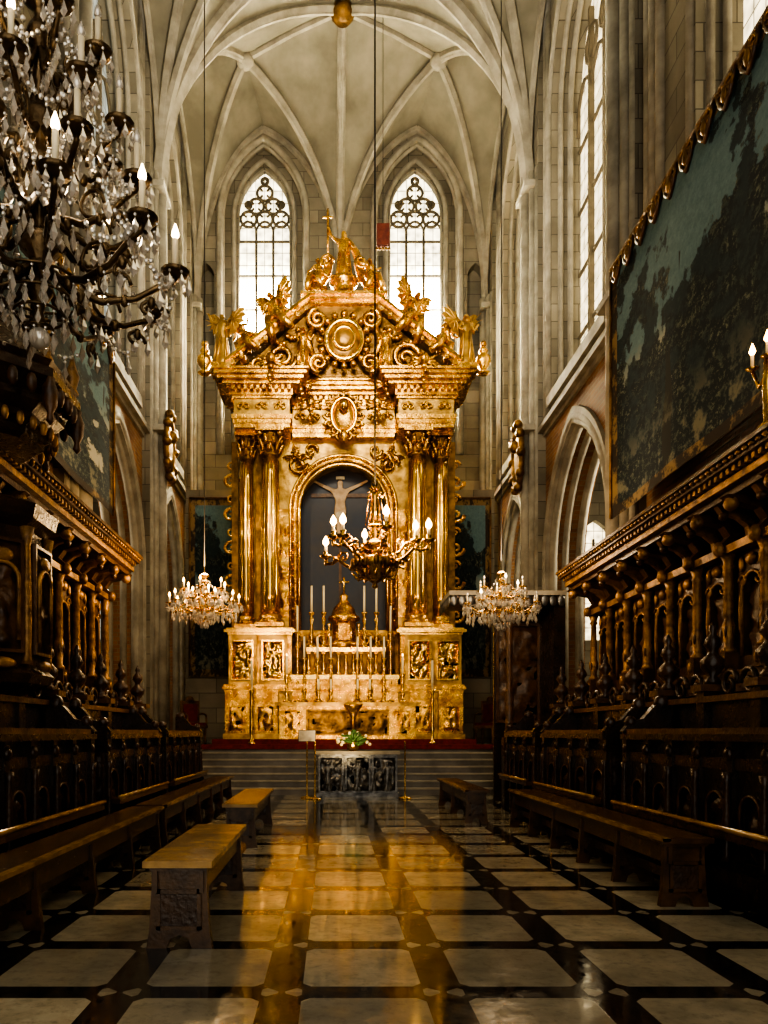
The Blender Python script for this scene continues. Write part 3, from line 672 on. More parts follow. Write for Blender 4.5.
for k in range(90):
    a=random.random()*2*pi; q=random.random()**.5; x=fx+.46*q*math.cos(a); y=18.95+.2*q*math.sin(a); z=fz+.2+.26*(1-q*q)+random.uniform(-.08,.05)
    if k%3==0: mb.ball((x,y,z),.045,'flower_white',6,4)
    else: mb.tube([(fx,18.95,fz+.2),((x+fx)/2,y,z+.02),(x,y,z+.05)],[.01,.04,.004],'leaf_green',4)
mb.obj('flower_arrangement')
def stand(name,px,board=False,d=18.6):
    x=(px-VX)*d/F; m=MB(); m.lathe([(.16,0),(.16,.03),(.03,.05),(.018,.08),(.018,1.35),(.03,1.38),(.0,1.42)],(x,d,0),'brass',12)
    if board: m.box(x-.20,x+.20,d-.03,d-.01,1.40,1.66,'linen'); m.box(x-.215,x+.215,d-.012,d+.01,1.385,1.675,'wood_dark')
    return m.obj(name)
stand('sign_stand',307,True,18.4); stand('rope_stanchion',405,d=18.3); stand('rope_stanchion.001',315,d=18.1)
# ------------------------------------------------------------ tapestries
def tapestry(name,P0,ux,w,z0,z1,nrm,mat,scallop=True):
    nx,nz=60,24; vs=[];fs=[];uv=[]
    P0=Vector(P0);ux=Vector(ux);nrm=Vector(nrm)
    for j in range(nz+1):
        for i in range(nx+1):
            u=i/nx;v=j/nz; p=P0+ux*(w*u)+nrm*(.03+.025*math.sin(u*w*2.1+v)*(1-.4*v)); vs.append((p.x,p.y,z0+(z1-z0)*v)); uv.append((u,v))
    for j in range(nz):
        for i in range(nx): a=j*(nx+1)+i; fs.append((a,a+1,a+nx+2,a+nx+1))
    me=bpy.data.meshes.new(name); me.from_pydata(vs,[],fs); me.materials.append(MATS[mat])
    l=me.uv_layers.new(name='UVMap')
    for lo in me.loops: l.data[lo.index].uv=uv[lo.vertex_index]
    for p in me.polygons: p.use_smooth=True
    o=bpy.data.objects.new('woven_field',me); bpy.context.scene.collection.objects.link(o)
    e=empty(name); o.parent=e
    m=MB(); a=P0+nrm*.06; b_=a+ux*w
    m.tube([(a.x,a.y,z1),(b_.x,b_.y,z1)],.045,'wood_mid',6)
    if w>5:
        n=int(w/.55)
        for k in range(n):
            q=a+ux*(w*(k+.5)/n); M=frame((q.x,q.y,z1-.02),tuple(ux),tuple(-nrm),(0,0,1))
            m.spiral((-.12,-.02,-.12),.12,1.3,.03,'gold_dark',M,flip=1); m.spiral((.12,-.02,-.12),.12,1.3,.03,'gold_dark',M,flip=-1,start=pi)
            m.tube([(-.24,0,0),(-.12,-.02,-.25),(0,-.02,-.38),(.12,-.02,-.25),(.24,0,0)],.035,'wood_mid',5,M=M); m.ball((0,-.03,-.18),(.07,.04,.12),'gold_dark',8,6,M)
    m.tube([(a.x,a.y,z0),(a.x,a.y,z1)],.03,'gold_dark',6); m.tube([(b_.x,b_.y,z0),(b_.x,b_.y,z1)],.03,'gold_dark',6)
    m.obj('border_rail',e)
tapestry('tapestry',(XR-.72,2.0,0),(0,1,0),12.2,5.65,10.35,(-1,0,0),'tapestry_weave')
tapestry('tapestry.001',(XL+.70,15.9,0),(0,-1,0),13.9,6.2,9.7,(1,0,0),'tapestry_weave')
for (nm,a,b_) in (('tapestry.002',190,239),('tapestry.003',447,490)):
    xa,xb=(a-VX)*24/F,(b_-VX)*24/F; tapestry(nm,(xa,24.0,0),(1,0,0),xb-xa,3.4,9.1,(0,-1,0),'tapestry_weave_b')
mb=MB()
for a,b_ in ((186,243),(443,494)): mb.box((a-VX)*24.1/F,(b_-VX)*24.1/F,24.06,24.3,PZ+.01,9.4,'stone_blocks')
mb.obj('wall_screen_back')
for k,s in enumerate((-1,1)):
    mb=MB(); x=C+s*(HW-.62); y=21.8; z=9.9 if s<0 else 9.6
    mb.ball((x,y,z),(.12,.38,.75),'gold_dark',12,10)
    mb.tube([(x-s*.05,y+.45*math.cos(a*pi/10),z+.85*math.sin(a*pi/10)) for a in range(20)],.09,'gold_dark',6,True)
    for q in range(10):
        a=q*pi/5; mb.ball((x-s*.08,y+.5*math.cos(a),z+.95*math.sin(a)),.14,'gold_dark',7,5)
    mb.ball((x-s*.12,y,z+.3),.18,'gold_dark'); mb.obj('wall_cartouche' if k==0 else 'wall_cartouche.001')
# ------------------------------------------------------------ choir stalls
def o_arch_board(mb,M,w,h,mat,ow,oh,th=.05,z0=.1):
    mb.plate([rect(-w/2,w/2,0,h),arch(0,ow,z0,oh,ow/2,6)],th,mat,M)
def stalls(s,name,zc,y0,y1):
    E=empty(name); X=lambda o: C+s*o
    up=MB(); pitch=.78; n=int((y1-y0)/pitch); pitch=(y1-y0)/n
    up.box(X(4.0),X(HW-.03),y0,y1,0,.5,'wood_dark'); up.box(X(4.55),X(5.2),y0,y1,.5,1.0,'wood_dark')
    up.box(X(4.95),X(5.15),y0,y1,.5,2.2,'wood_dark')
    up.box(X(4.9),X(HW-.03),y0,y1,2.1,zc-.1,'wood_desk')
    up.box(X(4.55),X(4.95),y0,y1,2.1,2.2,'wood_mid'); up.box(X(4.65),X(4.95),y0,y1,2.2,2.38,'wood_mid')
    Mf=lambda o,yy,zz: frame((X(o),yy,zz),(0,1,0),(0,0,1),(s,0,0))
    zt_=zc-.85
    for i in range(n+1):
        y=y0+i*pitch
        D=[(4.95,.5),(4.5,.5),(4.5,1.0),(4.62,1.15),(4.48,1.4),(4.5,1.75),(4.7,1.9),(4.75,2.1),(4.95,2.1)]
        up.plate([D],.07,'wood_dark',frame((C,y-.035,0),(s,0,0),(0,0,1),(0,1,0)))
        xx=X(4.72)
        up.box(xx-.10,xx+.10,y-.10,y+.10,2.38,2.62,'wood_mid'); up.ball((xx-s*.1,y,2.5),(.03,.06,.08),'wood_gilt',8,6)
        hcol=zt_-2.62
        up.lathe([(.09,0),(.095,.04),(.06,.08),(.07,.2*hcol),(.078,.28*hcol),(.055,.34*hcol),(.066,.38*hcol),(.052,.85*hcol),(.08,.88*hcol),(.06,.91*hcol),(.1,hcol)],(xx,y,2.62),'wood_gilt',10)
        for k in range(5): a=k*2*pi/5; up.ball((xx+.07*math.cos(a),y+.07*math.sin(a),2.62+.22*hcol),(.02,.02,.08),'wood_mid',5,4)
        B=[(4.9,zc-.85),(4.62,zc-.85),(4.60,zc-.72),(4.70,zc-.62),(4.62,zc-.5),(4.35,zc-.44),(4.22,zc-.36),(4.9,zc-.30)]
        up.plate([B],.16,'wood_mid',frame((C,y-.08,0),(s,0,0),(0,0,1),(0,1,0)))
        up.ball((X(4.32),y,zc-.44),(.09,.10,.09),'wood_gilt',8,6); up.ball((X(4.60),y,zc-.78),(.08,.09,.10),'wood_gilt',8,6)
        if i<n:
            yc=y+pitch/2
            o_arch_board(up,Mf(4.80,yc,2.38),pitch-.16,zt_-2.38,'wood_mid',pitch-.38,(zt_-2.38)*.66,.1,.18)
            Mr=frame((X(4.89),yc,2.6),(0,s,0),(s,0,0),(0,0,1))
            up.relief(pitch-.42,.85,8,12,.07,7,'wood_mid',Mr,seed=i+3*s,frame=False)
            P=arch(yc,pitch-.38,2.56,2.38+(zt_-2.38)*.66,(pitch-.38)/2,8); up.tube([(X(4.79),p[0],p[1]) for p in P],.022,'wood_gilt',5)
            up.ball((X(4.78),yc,zt_-.13),(.05,.11,.08),'wood_gilt',8,6)
            for q in(-1,1):
                up.ball((X(4.78),yc+q*.22,zt_-.16),(.03,.06,.1),'wood_gilt',6,5)
                up.spiral((0,0,0),.09,1.3,.02,'wood_gilt',M=frame((X(4.78),yc+q*.19,zt_-.38),(0,1,0),(1,0,0),(0,0,1)),flip=q)
                up.ball((X(4.795),yc+q*(pitch/2-.13),3.1),(.02,.03,.25),'wood_gilt',6,5)
            B2=[(4.9,zc-.70),(4.74,zc-.70),(4.72,zc-.6),(4.60,zc-.5),(4.40,zc-.44),(4.34,zc-.36),(4.9,zc-.30)]
            up.plate([B2],.10,'wood_gilt',frame((C,yc-.05,0),(s,0,0),(0,0,1),(0,1,0)))
            up.ball((X(4.44),yc,zc-.47),(.06,.07,.06),'wood_mid',8,6)
            for q in (-.25,.25): up.ball((X(4.88),yc+q*.8,zc-.55),(.05,.08,.10),'wood_gilt',8,6)
    up.box(X(4.64),X(4.95),y0-.1,y1+.1,zt_,zt_+.1,'wood_gilt')
    for a,b_,o in ((-.36,-.28,4.3),(-.28,-.20,4.2),(-.20,-.13,4.22),(-.13,-.05,4.08),(-.05,.0,4.02)):
        up.box(X(o),X(HW-.04),y0-.15,y1+.12,zc+a,zc+b_,'wood_gilt' if a in(-.28,) else 'wood_mid')
    k=y0
    while k<y1: up.box(X(4.13),X(4.2),k,k+.06,zc-.19,zc-.13,'wood_gilt'); up.ball((X(4.06),k+.06,zc-.075),(.03,.05,.03),'wood_gilt',5,4); k+=.13
    up.obj('upper_stall_backs',E)
    d2=MB()
    d2.box(X(4.02),X(4.18),y0,y1,0,1.95,'wood_dark'); d2.box(X(3.92),X(4.3),y0,y1,1.95,2.02,'wood_mid')
    n2=int((y1-y0)/1.15)
    for i in range(n2+1):
        y=y0+(y1-y0)*i/n2
        d2.box(X(3.95),X(4.25),y-.09,y+.09,.5,2.1,'wood_dark'); d2.box(X(3.9),X(4.3),y-.13,y+.13,2.08,2.16,'wood_mid')
        d2.lathe([(.10,0),(.10,.05),(.05,.1),(.13,.2),(.14,.28),(.06,.36),(.05,.4),(.1,.47),(.08,.54),(.03,.6),(.05,.65),(.01,.74)],(X(4.1),y,2.16),'wood_desk',12)
        if i<n2:
            yc=y+(y1-y0)/n2/2
            for q in(-1,1): d2.spiral((0,0,0),.17,1.5,.035,'wood_desk',M=frame((X(4.1),yc+q*.2,2.15),(0,1,0),(1,0,0),(0,0,1)),flip=-q,start=0 if q<0 else pi)
    d2.obj('middle_desks',E)
    fd=MB()
    segs=[(4.0,9.6),(10.3,13.3),(13.9,17.5 if s<0 else 16.1)]
    for a,b_ in segs:
        ht=1.62
        fd.box(X(3.42),X(4.0),a,b_,0,.16,'wood_dark'); fd.box(X(3.50),X(3.62),a,b_,.16,ht-.1,'wood_dark')
        fd.box(X(3.36),X(3.8),a-.04,b_+.04,ht-.1,ht-.03,'wood_dark'); fd.box(X(3.40),X(3.74),a-.04,b_+.04,ht-.03,ht+.03,'wood_mid')
        fd.box(X(3.42),X(3.5),a,b_,.16,.3,'wood_desk'); fd.box(X(3.44),X(3.5),a,b_,1.25,1.36,'wood_desk')
        m_=max(2,int((b_-a)/.62)); p=(b_-a)/m_
        for i in range(m_+1):
            y=a+i*p; fd.box(X(3.42),X(3.5),y-.06,y+.06,.3,ht-.1,'wood_dark'); fd.ball((X(3.42),y,1.4),(.05,.06,.07),'wood_desk',8,6)
            fd.lathe([(.05,0),(.03,.06),(.045,.3),(.03,.75),(.05,.85)],(X(3.40),y,.38),'wood_desk',8)
            if i<m_:
                o_arch_board(fd,Mf(3.46,y+p/2,.3),p-.12,.95,'wood_dark',p-.28,.55,.05,.1)
                fd.relief(p-.3,.55,8,10,.05,8,'wood_desk',frame((X(3.505),y+p/2,.42),(0,s,0),(s,0,0),(0,0,1)),seed=i*2+a,frame=False)
                P=arch(y+p/2,p-.28,.4,.85,(p-.28)/2,6); fd.tube([(X(3.45),q[0],q[1]) for q in P],.018,'wood_mid',4)
        for y in (a,b_):
            fd.box(X(3.40),X(3.98),y-.07,y+.07,0,ht+.02,'wood_dark')
            E_=[(3.36,ht),(3.98,ht),(3.98,ht+.34),(3.86,ht+.40),(3.74,ht+.30),(3.62,ht+.16),(3.46,ht+.12)]
            fd.plate([E_],.12,'wood_dark',frame((C,y-.06,0),(s,0,0),(0,0,1),(0,1,0)))
            fd.ball((X(3.88),y,ht+.36),(.11,.08,.11),'wood_desk',10,8); fd.ball((X(3.48),y,ht+.12),(.08,.08,.08),'wood_desk',10,8)
            Me=frame((X(3.69),y-.07,.35),(1,0,0),(0,1,0),(0,0,1)); fd.relief(.42,.95,10,18,.04,7,'wood_desk',Me,seed=y,frame=True)
        fd.box(X(3.25),X(3.42),a,b_,.62,.70,'wood_bench'); fd.tube([(X(3.25),a,.72),(X(3.25),b_,.72)],.03,'bench_top',6)
        for y in [a+.3+q*(b_-a-.6)/3 for q in range(4)]: fd.box(X(3.28),X(3.42),y-.05,y+.05,0,.62,'wood_dark')
    fd.obj('front_desks',E)
    return E
ER=stalls(1,'choir_stalls',4.72,3.0,14.5); EL=stalls(-1,'choir_stalls.001',5.02,3.0,14.5)
# ------------------------------------------------------------ benches
def bench(name,x0,x1,y0,y1,h,legs=2,top='bench_top',edge=0):
    m=MB(); w=x1-x0
    m.box(x0-.02,x1+.02,y0-.04,y1+.04,h-.05,h,top); m.box(x0+.02,x1-.02,y0+.0,y1,h-.08,h-.05,'wood_bench')
    if edge: 
        xe=x1+.02 if edge>0 else x0-.02; m.box(xe-edge*.07,xe+edge*.004,y0-.04,y1+.04,h-.03,h+.004,'bench_top')
    m.box(x0+.05,x0+.08,y0,y1,h-.24,h-.08,'wood_bench'); m.box(x1-.08,x1-.05,y0,y1,h-.24,h-.08,'wood_bench')
    for k in range(legs):
        y=y0+.04+(y1-y0-.14)*k/(legs-1)
        P=[(x0+.03,h-.08),(x0+.03,h-.2),(x0+.01,.12),(x0-.01,0),(x0+w*.3,0),(x0+w*.36,.07),(x0+w*.5,.10),(x0+w*.64,.07),(x0+w*.7,0),(x1+.01,0),(x1-.01,.12),(x1-.03,h-.2),(x1-.03,h-.08)]
        m.plate([P],.07,'wood_bench',back_frame(y)); 
        m.box(x0+.1,x1-.1,y-.012,y,.16,h-.26,'wood_desk')
        for (a,b_,c,d) in ((x0+.07,x0+.1,.14,h-.22),(x1-.1,x1-.07,.14,h-.22),(x0+.07,x1-.07,h-.25,h-.22),(x0+.07,x1-.07,.14,.17)): m.box(a,b_,y-.025,y,c,d,'wood_bench')
    m.box((x0+x1)/2-.03,(x0+x1)/2+.03,y0+.1,y1-.1,.2,.3,'wood_bench')
    return m.obj(name)
bench('wooden_bench',-1.37,-.90,5.53,7.7,.66); bench('wooden_bench.001',-1.5,-1.05,10.4,13.2,.62)
bench('wooden_bench.002',3.03,3.46,6.86,12.8,.64,6,'wood_bench',-1); bench('wooden_bench.003',2.35,2.75,13.2,16.6,.60,3,'wood_bench',-1)
bench('wooden_bench.004',-2.78,-2.36,3.2,10.4,.58,6,'wood_bench',1); bench('wooden_bench.005',-2.78,-2.36,10.7,17.8,.58,6,'wood_bench',1)
# ------------------------------------------------------------ pulpit on the left stalls
mb=MB(); pc=(-4.05,8.5)
oc=dict(seg=8,smooth=False,rot=pi/8)
mb.lathe([(.45,2.0),(.8,2.15),(.85,2.25),(.74,2.35),(.74,3.85),(.86,3.95),(.9,4.1),(.8,4.15)],(pc[0],pc[1],0),'wood_desk',**oc)
for k in range(8):
    a=k*pi/4; M=T(pc[0],pc[1],2.5)@RZ(a)@T(0,-.70,0); mb.relief(.40,1.15,12,26,.09,6,'wood_mid',M,seed=k)
    P=arch(0,.34,.1,.75,.17,6); mb.tube([(p[0],-.10,p[1]) for p in P],.025,'wood_gilt',5,M=M)
    mb.ball((0,-.1,1.0),(.12,.04,.08),'wood_gilt',8,6,M); mb.ball((0,-.1,-.15),(.15,.05,.06),'wood_gilt',8,6,M)
    a2=a+pi/8; mb.lathe([(.07,0),(.05,.1),(.06,.5),(.04,1.3),(.08,1.5)],(pc[0]+.77*math.sin(a2),pc[1]-.77*math.cos(a2),2.35),'wood_gilt',8)
mb.lathe([(.66,4.85),(.74,4.9),(.74,4.97),(.84,5.03),(.84,5.10),(.96,5.2),(.96,5.27),(1.06,5.36),(1.14,5.42),(1.14,5.52),(1.08,5.56),(1.12,5.62),(1.0,5.7),(.6,6.1),(.3,6.6),(.2,7.0),(.05,7.3)],(pc[0],pc[1],0),'wood_desk',**oc)
for k in range(32):
    a=k*pi/16; r=1.06; mb.ball((pc[0]+r*math.cos(a),pc[1]+r*math.sin(a),5.30),(.06,.06,.11),'wood_mid',7,5)
    r=.86; mb.ball((pc[0]+r*math.cos(a),pc[1]+r*math.sin(a),4.98),(.045,.045,.08),'wood_gilt',6,5)
for k in range(8):
    a=k*pi/4+pi/8; r=1.1; mb.lathe([(.01,-.5),(.05,-.45),(.03,-.38),(.08,-.28),(.09,-.15),(.05,-.05),(.06,0)],(pc[0]+r*math.cos(a),pc[1]+r*math.sin(a),5.42),'wood_mid',8)
    mb.lathe([(.08,0),(.05,.06),(.09,.2),(.04,.34),(.02,.45)],(pc[0]+r*.95*math.cos(a),pc[1]+r*.95*math.sin(a),5.62),'wood_gilt',8)
mb.box(pc[0]-.5,pc[0]-.3,pc[1]-.5,pc[1]+.5,4.0,4.9,'wood_mid'); mb.box(pc[0]-.4,pc[0]+.4,pc[1]-.4,pc[1]+.4,0.0,2.1,'wood_dark')
mb.obj('pulpit',EL)
TC=empty('throne_canopy'); mb=MB()
mb.box(2.55,5.1,16.3,17.8,4.60,4.70,'stone_rib'); mb.box(2.62,5.05,16.38,17.72,4.48,4.6,'wood_mid')
for k in range(14): mb.ball((2.65+.18*k,16.32,4.48),(.09,.03,.13),'silver_dark',8,6)
for k in range(8): mb.ball((2.56,16.4+.19*k,4.48),(.03,.09,.13),'silver_dark',8,6)
mb.box(4.85,5.1,16.4,17.7,0,4.5,'wood_dark'); mb.box(3.8,4.9,17.6,17.7,0,4.5,'wood_dark')
mb.relief(.9,2.2,16,30,.08,4,'wood_mid',T(4.35,17.6,1.9),seed=2)
for x in (3.9,4.95): mb.lathe([(.12,0),(.08,.2),(.1,.9),(.06,1.1),(.08,2.6),(.06,2.8),(.14,3.0)],(x,16.5,1.5),'wood_mid',10); mb.box(x-.14,x+.14,16.36,16.64,0,1.5,'wood_dark')
mb.box(4.0,5.0,16.6,17.4,0,1.1,'wood_dark'); mb.box(4.2,4.75,16.7,17.3,1.1,1.2,'carpet_red')
mb.obj('canopy_body',TC)
# ------------------------------------------------------------ chandeliers
def drop(m,x,y,z,L,r,mat='crystal'):
    m.ball((x,y,z-.012),r*.45,mat,6,4,smooth=False)
    vs=[(x,y,z-.02)]+[(x+r*math.cos(k*pi/2),y+r*math.sin(k*pi/2),z-.02-L*.62) for k in range(4)]+[(x,y,z-.02-L)]
    m.add(vs,[(0,1,2),(0,2,3),(0,3,4),(0,4,1),(5,2,1),(5,3,2),(5,4,3),(5,1,4)],mat)
def crystal_chandelier(name,loc,R,tiers,ztop,lit='bulb',dl=.09,beads=9,frame_m='bronze',frac=1.0,rot0=.15,seed=5,cl=.17):
    E=empty(name); E.location=loc; m=MB(); cr=MB(); bl=MB(); rnd=random.Random(seed)
    zmax=max(t[1] for t in tiers)+R*.55; zmin=min(t[1] for t in tiers)-R*.45
    H=zmax-zmin; prof=[(.012,0),(.05*R,.03*H),(.03*R,.06*H)]
    k=0
    q=.08
    while q<.95:
        rr=R*(.10+.05*math.sin(k*2.1)); prof+=[(R*.04,q*H),(rr,(q+.04)*H),(rr*.8,(q+.07)*H),(R*.035,(q+.1)*H)]; q+=.12; k+=1
    prof.append((.01,H)); m.lathe(prof,(0,0,zmin),frame_m,12)
    m.tube([(0,0,zmax),(0,0,ztop-loc[2])],.010,'iron',6)
    for ti,(r,z,n) in enumerate(tiers):
        tips=[]
        for i in range(n):
            a=2*pi*i/n+ti*.35+rot0; ca,sa=math.cos(a),math.sin(a)
            P=[(.06,.06),(.22,-.10),(.45,-.17),(.70,-.13),(.88,-.02),(.98,.02),(1.0,.06)]
            pts=[(r*p*ca,r*p*sa,z+q*R) for p,q in P]; m.tube(pts,[.022*R+.004]*3+[.018*R+.003]*4,frame_m,6)
            m.tube([(r*(.55+.12*math.cos(t))*ca,r*(.55+.12*math.cos(t))*sa,z-.03*R+.10*R*math.sin(t)) for t in [j*.6 for j in range(9)]],.012*R+.002,frame_m,5)
            m.tube([(r*(.8+.10*math.cos(t)*(1-t/7))*ca,r*(.8+.10*math.cos(t)*(1-t/7))*sa,z-.2*R+.08*R*math.sin(t)*(1-t/7)) for t in [j*.6 for j in range(10)]],.012*R+.002,frame_m,5)
            for p in(.3,.62,.82): m.ball((r*p*ca,r*p*sa,z-.15*R),(.035*R,.035*R,.05*R),frame_m,6,4)
            tx,ty,tz=r*ca,r*sa,z+.06*R; tips.append((tx,ty,tz))
            cr.lathe([(.01,0),(.075*R+.01,.012),(.095*R+.012,.03),(.08*R,.028),(.01,.012)],(tx,ty,tz),frame_m,12)
            m.lathe([(.018*R+.004,0),(.03*R,.03*R),(.02*R,.06*R)],(tx,ty,tz+.015),frame_m,8)
            bl.lathe([(.014*R+.006,0),(.014*R+.006,cl*R)],(tx,ty,tz+.05*R),'candle_wax',8)
            on=rnd.random()<frac or frac==1 or (frac==.3 and ca>.8 and ti==0)
            bl.lathe([(.006,0),(.022*R+.006,.03*R),(.02*R+.005,.055*R),(.003,.12*R)],(tx,ty,tz+(.05+cl)*R),lit if on else 'crystal',8)
            for j in range(7): 
                b=j*2*pi/7; rr=.09*R+.008; drop(cr,tx+rr*math.cos(b),ty+rr*math.sin(b),tz+.01,dl*(.8+.4*rnd.random()),dl*.22)
            for p in (.2,.35,.5,.65,.8,.92):
                drop(cr,r*p*ca,r*p*sa,z-.17*R+abs(p-.5)*.1*R,dl*(1.0+.5*rnd.random()),dl*.24)
        top=zmax-.1*R if ti==len(tiers)-1 else tiers[ti+1][1]+.05*R; tr=.1*R if ti==len(tiers)-1 else tiers[ti+1][0]*.8
        for i,(tx,ty,tz) in enumerate(tips):
            a=math.atan2(ty,tx)
            for j in range(1,beads):
                t=j/beads; rr=r+(tr-r)*t; zz=tz+(top-tz)*t-.35*R*math.sin(pi*t)*(.5); cr.ball((rr*math.cos(a),rr*math.sin(a),zz),.013*R+.005,'crystal',6,4,smooth=False)
            nx_=tips[(i+1)%n]
            for j in range(1,beads):
                t=j/beads; cr.ball((tx+(nx_[0]-tx)*t,ty+(nx_[1]-ty)*t,tz-.22*R*math.sin(pi*t)),.012*R+.005,'crystal',6,4,smooth=False)
            mx,my=(tx+nx_[0])/2,(ty+nx_[1])/2; drop(cr,mx,my,tz-.24*R,dl*1.3,dl*.25)
    z=tiers[0][1]
    for lv in range(4):
        rr=R*(.34-.08*lv); nn=14-2*lv
        for j in range(nn): drop(cr,rr*math.cos(j*2*pi/nn),rr*math.sin(j*2*pi/nn),z-.12*R-.10*R*lv,dl,dl*.2)
        m.tube([(rr*math.cos(j*pi/8),rr*math.sin(j*pi/8),z-.11*R-.10*R*lv) for j in range(16)],.008*R+.002,frame_m,4,True)
    cr.ball((0,0,zmin-.03*R),.08*R,'crystal',10,8)
    m.obj('frame',E); cr.obj('crystals',E); bl.obj('candle_bulbs',E)
    return E
crystal_chandelier('crystal_chandelier',(-1.56,4.0,0),.72,[(.71,4.05,10),(.56,4.40,9),(.42,4.80,8),(.30,5.2,6)],24,'bulb_white',.085,12,'bronze',.3,seed=2,cl=.24)
crystal_chandelier('crystal_chandelier.001',(-2.38,14.0,0),.66,[(.64,3.95,10),(.40,4.2,6)],24,'bulb',.11,8,'brass')
crystal_chandelier('crystal_chandelier.002',(3.25,14.4,0),.70,[(.68,4.0,10),(.42,4.3,6)],24,'bulb_white',.13,9,'brass',.12)
BC=empty('brass_chandelier'); d=12.0; sc=F/d
bx,bz0=(375-VX)/sc, EH+(HZ-560)/sc; BC.location=(bx,d,0); mb=MB(); bl=MB()
mb.lathe([(.01,-.46),(.05,-.43),(.03,-.38),(.10,-.33),(.22,-.25),(.33,-.12),(.36,-.03),(.30,.02),(.20,.05),(.16,.10),(.12,.14),(.22,.18),(.24,.24),(.14,.28),(.07,.34),(.13,.42),(.06,.48),(.12,.52),(.12,.55)],(0,0,bz0),'brass',24)
for k in range(12):
    a=k*pi/6; mb.ball((.35*math.cos(a),.35*math.sin(a),bz0-.06),(.05,.05,.09),'gold_dark',7,5)
    mb.tube([(.2*math.cos(a),.2*math.sin(a),bz0-.27),(.30*math.cos(a),.30*math.sin(a),bz0-.30),(.36*math.cos(a),.36*math.sin(a),bz0-.2)],.018,'brass',5)
figure(mb,B_stand,T(0,0,bz0+.54)@Matrix.Scale(.68,4),'gold_bright')
for k in range(7): a=math.radians(k*30); mb.tube([(.05*math.cos(a),.03,bz0+1.1+.05*math.sin(a)),(.13*math.cos(a),.03,bz0+1.1+.16*math.sin(a))],[.015,.004],'gold_bright',4)
mb.tube([(0,0,bz0+1.15),(0,0,24)],.014,'iron',6)
mb.tube([(-.15,.0,bz0+.55),(-.1,0,bz0+1.0),(0,0,bz0+1.45)],.01,'brass',4); mb.tube([(.15,.0,bz0+.55),(.1,0,bz0+1.0),(0,0,bz0+1.45)],.01,'brass',4)
for k in range(8):
    a=2*pi*k/8+.2; r=.95 if k%2 else .68; zo=0 if k%2 else .16; ca,sa=math.cos(a),math.sin(a)
    P=[(.2,.0),(.38,-.10),(.58,-.02),(.74,.10),(.86,.04),(.98,.06),(1,.14)]
    mb.tube([(r*p*ca,r*p*sa,bz0+zo+q) for p,q in P],.028,'brass',7)
    mb.tube([(r*(.62+.12*math.cos(t)*(1-t/8))*ca,r*(.62+.12*math.cos(t)*(1-t/8))*sa,bz0+zo+.12+.10*math.sin(t)*(1-t/8)) for t in [j*.7 for j in range(11)]],.018,'brass',5)
    mb.ball((r*.45*ca,r*.45*sa,bz0+zo-.08),(.06,.06,.05),'brass',8,6); mb.ball((r*.8*ca,r*.8*sa,bz0+zo+.12),.04,'brass',8,6)
    x,y,z=r*ca,r*sa,bz0+zo+.14
    mb.lathe([(.02,0),(.09,.02),(.11,.05),(.05,.045),(.035,.09),(.045,.12)],(x,y,z),'brass',14)
    bl.lathe([(.024,0),(.024,.10)],(x,y,z+.11),'candle_wax',8); bl.lathe([(.012,0),(.05,.05),(.045,.10),(.004,.17)],(x,y,z+.21),'bulb',10)
    mb.ball((x,y,z-.06),(.03,.03,.06),'brass',8,6)
mb.obj('brass_frame',BC); bl.obj('candle_bulbs',BC)
mb=MB(); bx2,_,bz2=W(383,247,24); mb.box(bx2-.2,bx2+.2,23.9,24.1,bz2,bz2+.7,'banner_red'); mb.tube([(bx2,24,bz2+.7),(bx2,24,24.5)],.012,'iron',4)
for k in range(5): mb.ball((bx2-.2+.1*k,24,bz2-.05),.05,'gold_dark')
mb.obj('hanging_red_banner')
mb=MB(); ZB=4.72; yq=7.75; xq=4.5
mb.lathe([(.12,0),(.1,.05),(.04,.1),(.05,.5),(.03,.75)],(xq,yq,ZB),'brass',10)
for q in(-1,0,1):
    mb.tube([(xq,yq,ZB+.6),(xq,yq+q*.15,ZB+.52),(xq,yq+q*.28,ZB+.75)],.02,'brass',6); mb.lathe([(.02,0),(.07,.03),(.03,.05)],(xq,yq+q*.28,ZB+.75),'brass',10)
    mb.tube([(xq,yq+q*.28,ZB+.78),(xq,yq+q*.28,ZB+.92)],.02,'candle_wax',6); mb.lathe([(.01,0),(.035,.04),(.003,.13)],(xq,yq+q*.28,ZB+.92),'bulb',8)
mb.obj('stall_candelabrum',ER)
def chair(name,x,y,z,rot=0):
    E=empty(name); m=MB(); M=T(x,y,z)@RZ(rot)
    for a in(-.26,.26):
        for b_ in(-.24,.24):
            m.lathe([(.035,0),(.05,.1),(.03,.2),(.045,.4),(.04,.5)],(a,b_,0),'gold_dark',8,M=M)
    m.box(-.32,.32,-.3,.3,.48,.56,'gold_dark',M); m.box(-.28,.28,-.27,.27,.56,.64,'carpet_red',M)
    m.box(-.3,.3,.24,.3,.56,1.3,'gold_dark',M); m.box(-.22,.22,.21,.25,.68,1.2,'carpet_red',M)
    for a in(-.3,.3): m.tube([(a,.27,.9),(a,.0,.92),(a,-.24,.86),(a,-.26,.56)],.03,'gold_dark',6,M=M)
    m.ball((0,.27,1.34),(.14,.03,.1),'gold_dark',10,8,M=M)
    m.obj('chair_frame',E)
chair('gilt_armchair',-4.1,22.2,PZ+.002,.6); chair('gilt_armchair.001',4.6,22.2,PZ+.002,-.6)
for i,(x,y) in enumerate(((-2.2,20.56),(2.75,20.56))):
    m=MB(); candlestick(m,x,y,PZ+.032,1.5,.8,'gold_bright'); m.obj('floor_candlestick' if i==0 else 'floor_candlestick.001')
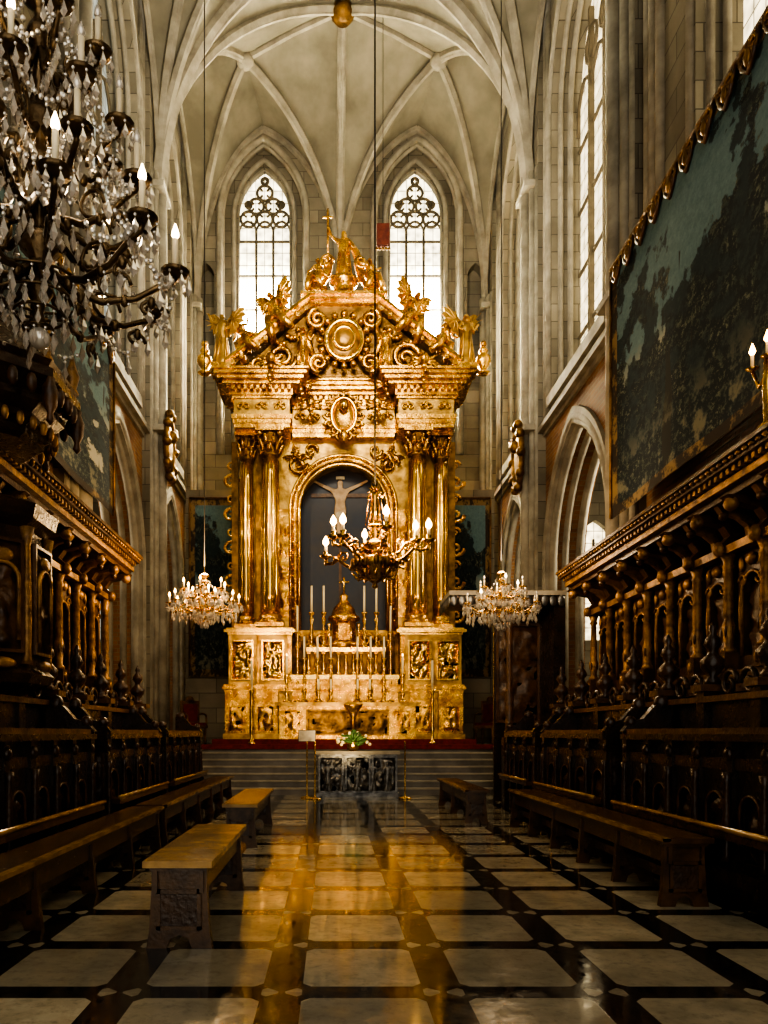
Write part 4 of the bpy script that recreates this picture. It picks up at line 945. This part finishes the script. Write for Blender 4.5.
# ------------------------------------------------------------ lights
def light(kind,name,loc,e,col,size=.3,target=None,**kw):
    l=bpy.data.lights.new(name,kind); l.energy=e; l.color=col
    if kind=='AREA': l.size=size
    elif kind in('POINT','SPOT'): l.shadow_soft_size=size
    for k,v in kw.items(): setattr(l,k,v)
    o=bpy.data.objects.new(name,l); o.location=loc; bpy.context.scene.collection.objects.link(o)
    if target: o.rotation_euler=(Vector(target)-Vector(loc)).to_track_quat('-Z','Y').to_euler()
    return o
warm=(1,.72,.36)
light('SPOT','altar_fill_1',(XL+1.0,15.0,10.3),1000,warm,.2,(C+.5,22,6.0),spot_size=.95,spot_blend=.8)  # unseen spot added on the left to brighten the altar
light('SPOT','altar_fill_2',(XR-1.0,15.0,10.3),350,warm,.2,(C-.5,22,7.5),spot_size=.95,spot_blend=.8)  # weaker added spot on the right, no visible fixture
light('SPOT','altar_fill_3',(C,17.0,1.2),330,warm,.4,(C,22,3.4),spot_size=1.2,spot_blend=.8)  # unseen low spot, added to lift the altar base
light('POINT','chandelier_light_1',(bx,d,bz0+.75),310,(1,.66,.32),.3)
light('POINT','chandelier_light_2',(-2.38,14,4.7),240,(1,.66,.32),.3)
light('POINT','chandelier_light_3',(3.25,14.4,4.9),110,(1,.74,.46),.3)
light('POINT','chandelier_light_4',(-1.56,4.0,4.65),14,(1,.80,.55),.12)
light('POINT','aisle_light_1',(C+HW+3.5,20,8),900,(1,.86,.62),.6)
light('POINT','aisle_light_2',(C-HW-3.0,20,8),350,(1,.82,.58),.6)
light('AREA','vault_fill',(C,15.2,13.5),750,(1,.89,.68),3,(C,25.5,23))  # added area fill with no fixture, brightens the apse vault
w=bpy.data.worlds.new('World'); bpy.context.scene.world=w; w.use_nodes=True
w.node_tree.nodes['Background'].inputs[0].default_value=(1,.92,.78,1); w.node_tree.nodes['Background'].inputs[1].default_value=1.4
# ------------------------------------------------------------ camera
cam=bpy.data.cameras.new('Camera'); co_=bpy.data.objects.new('Camera',cam); bpy.context.scene.collection.objects.link(co_)
co_.location=(0,0,EH); co_.rotation_euler=(pi/2,0,0)
cam.sensor_fit='VERTICAL'; cam.sensor_height=24; cam.lens=24*F/1024; cam.shift_y=221/1024; cam.shift_x=52/1024; cam.clip_end=200
bpy.context.scene.camera=co_
try:
    bpy.context.scene.view_settings.view_transform='AgX'; bpy.context.scene.view_settings.look='AgX - High Contrast'; bpy.context.scene.view_settings.exposure=.3
except Exception as e: print(e)
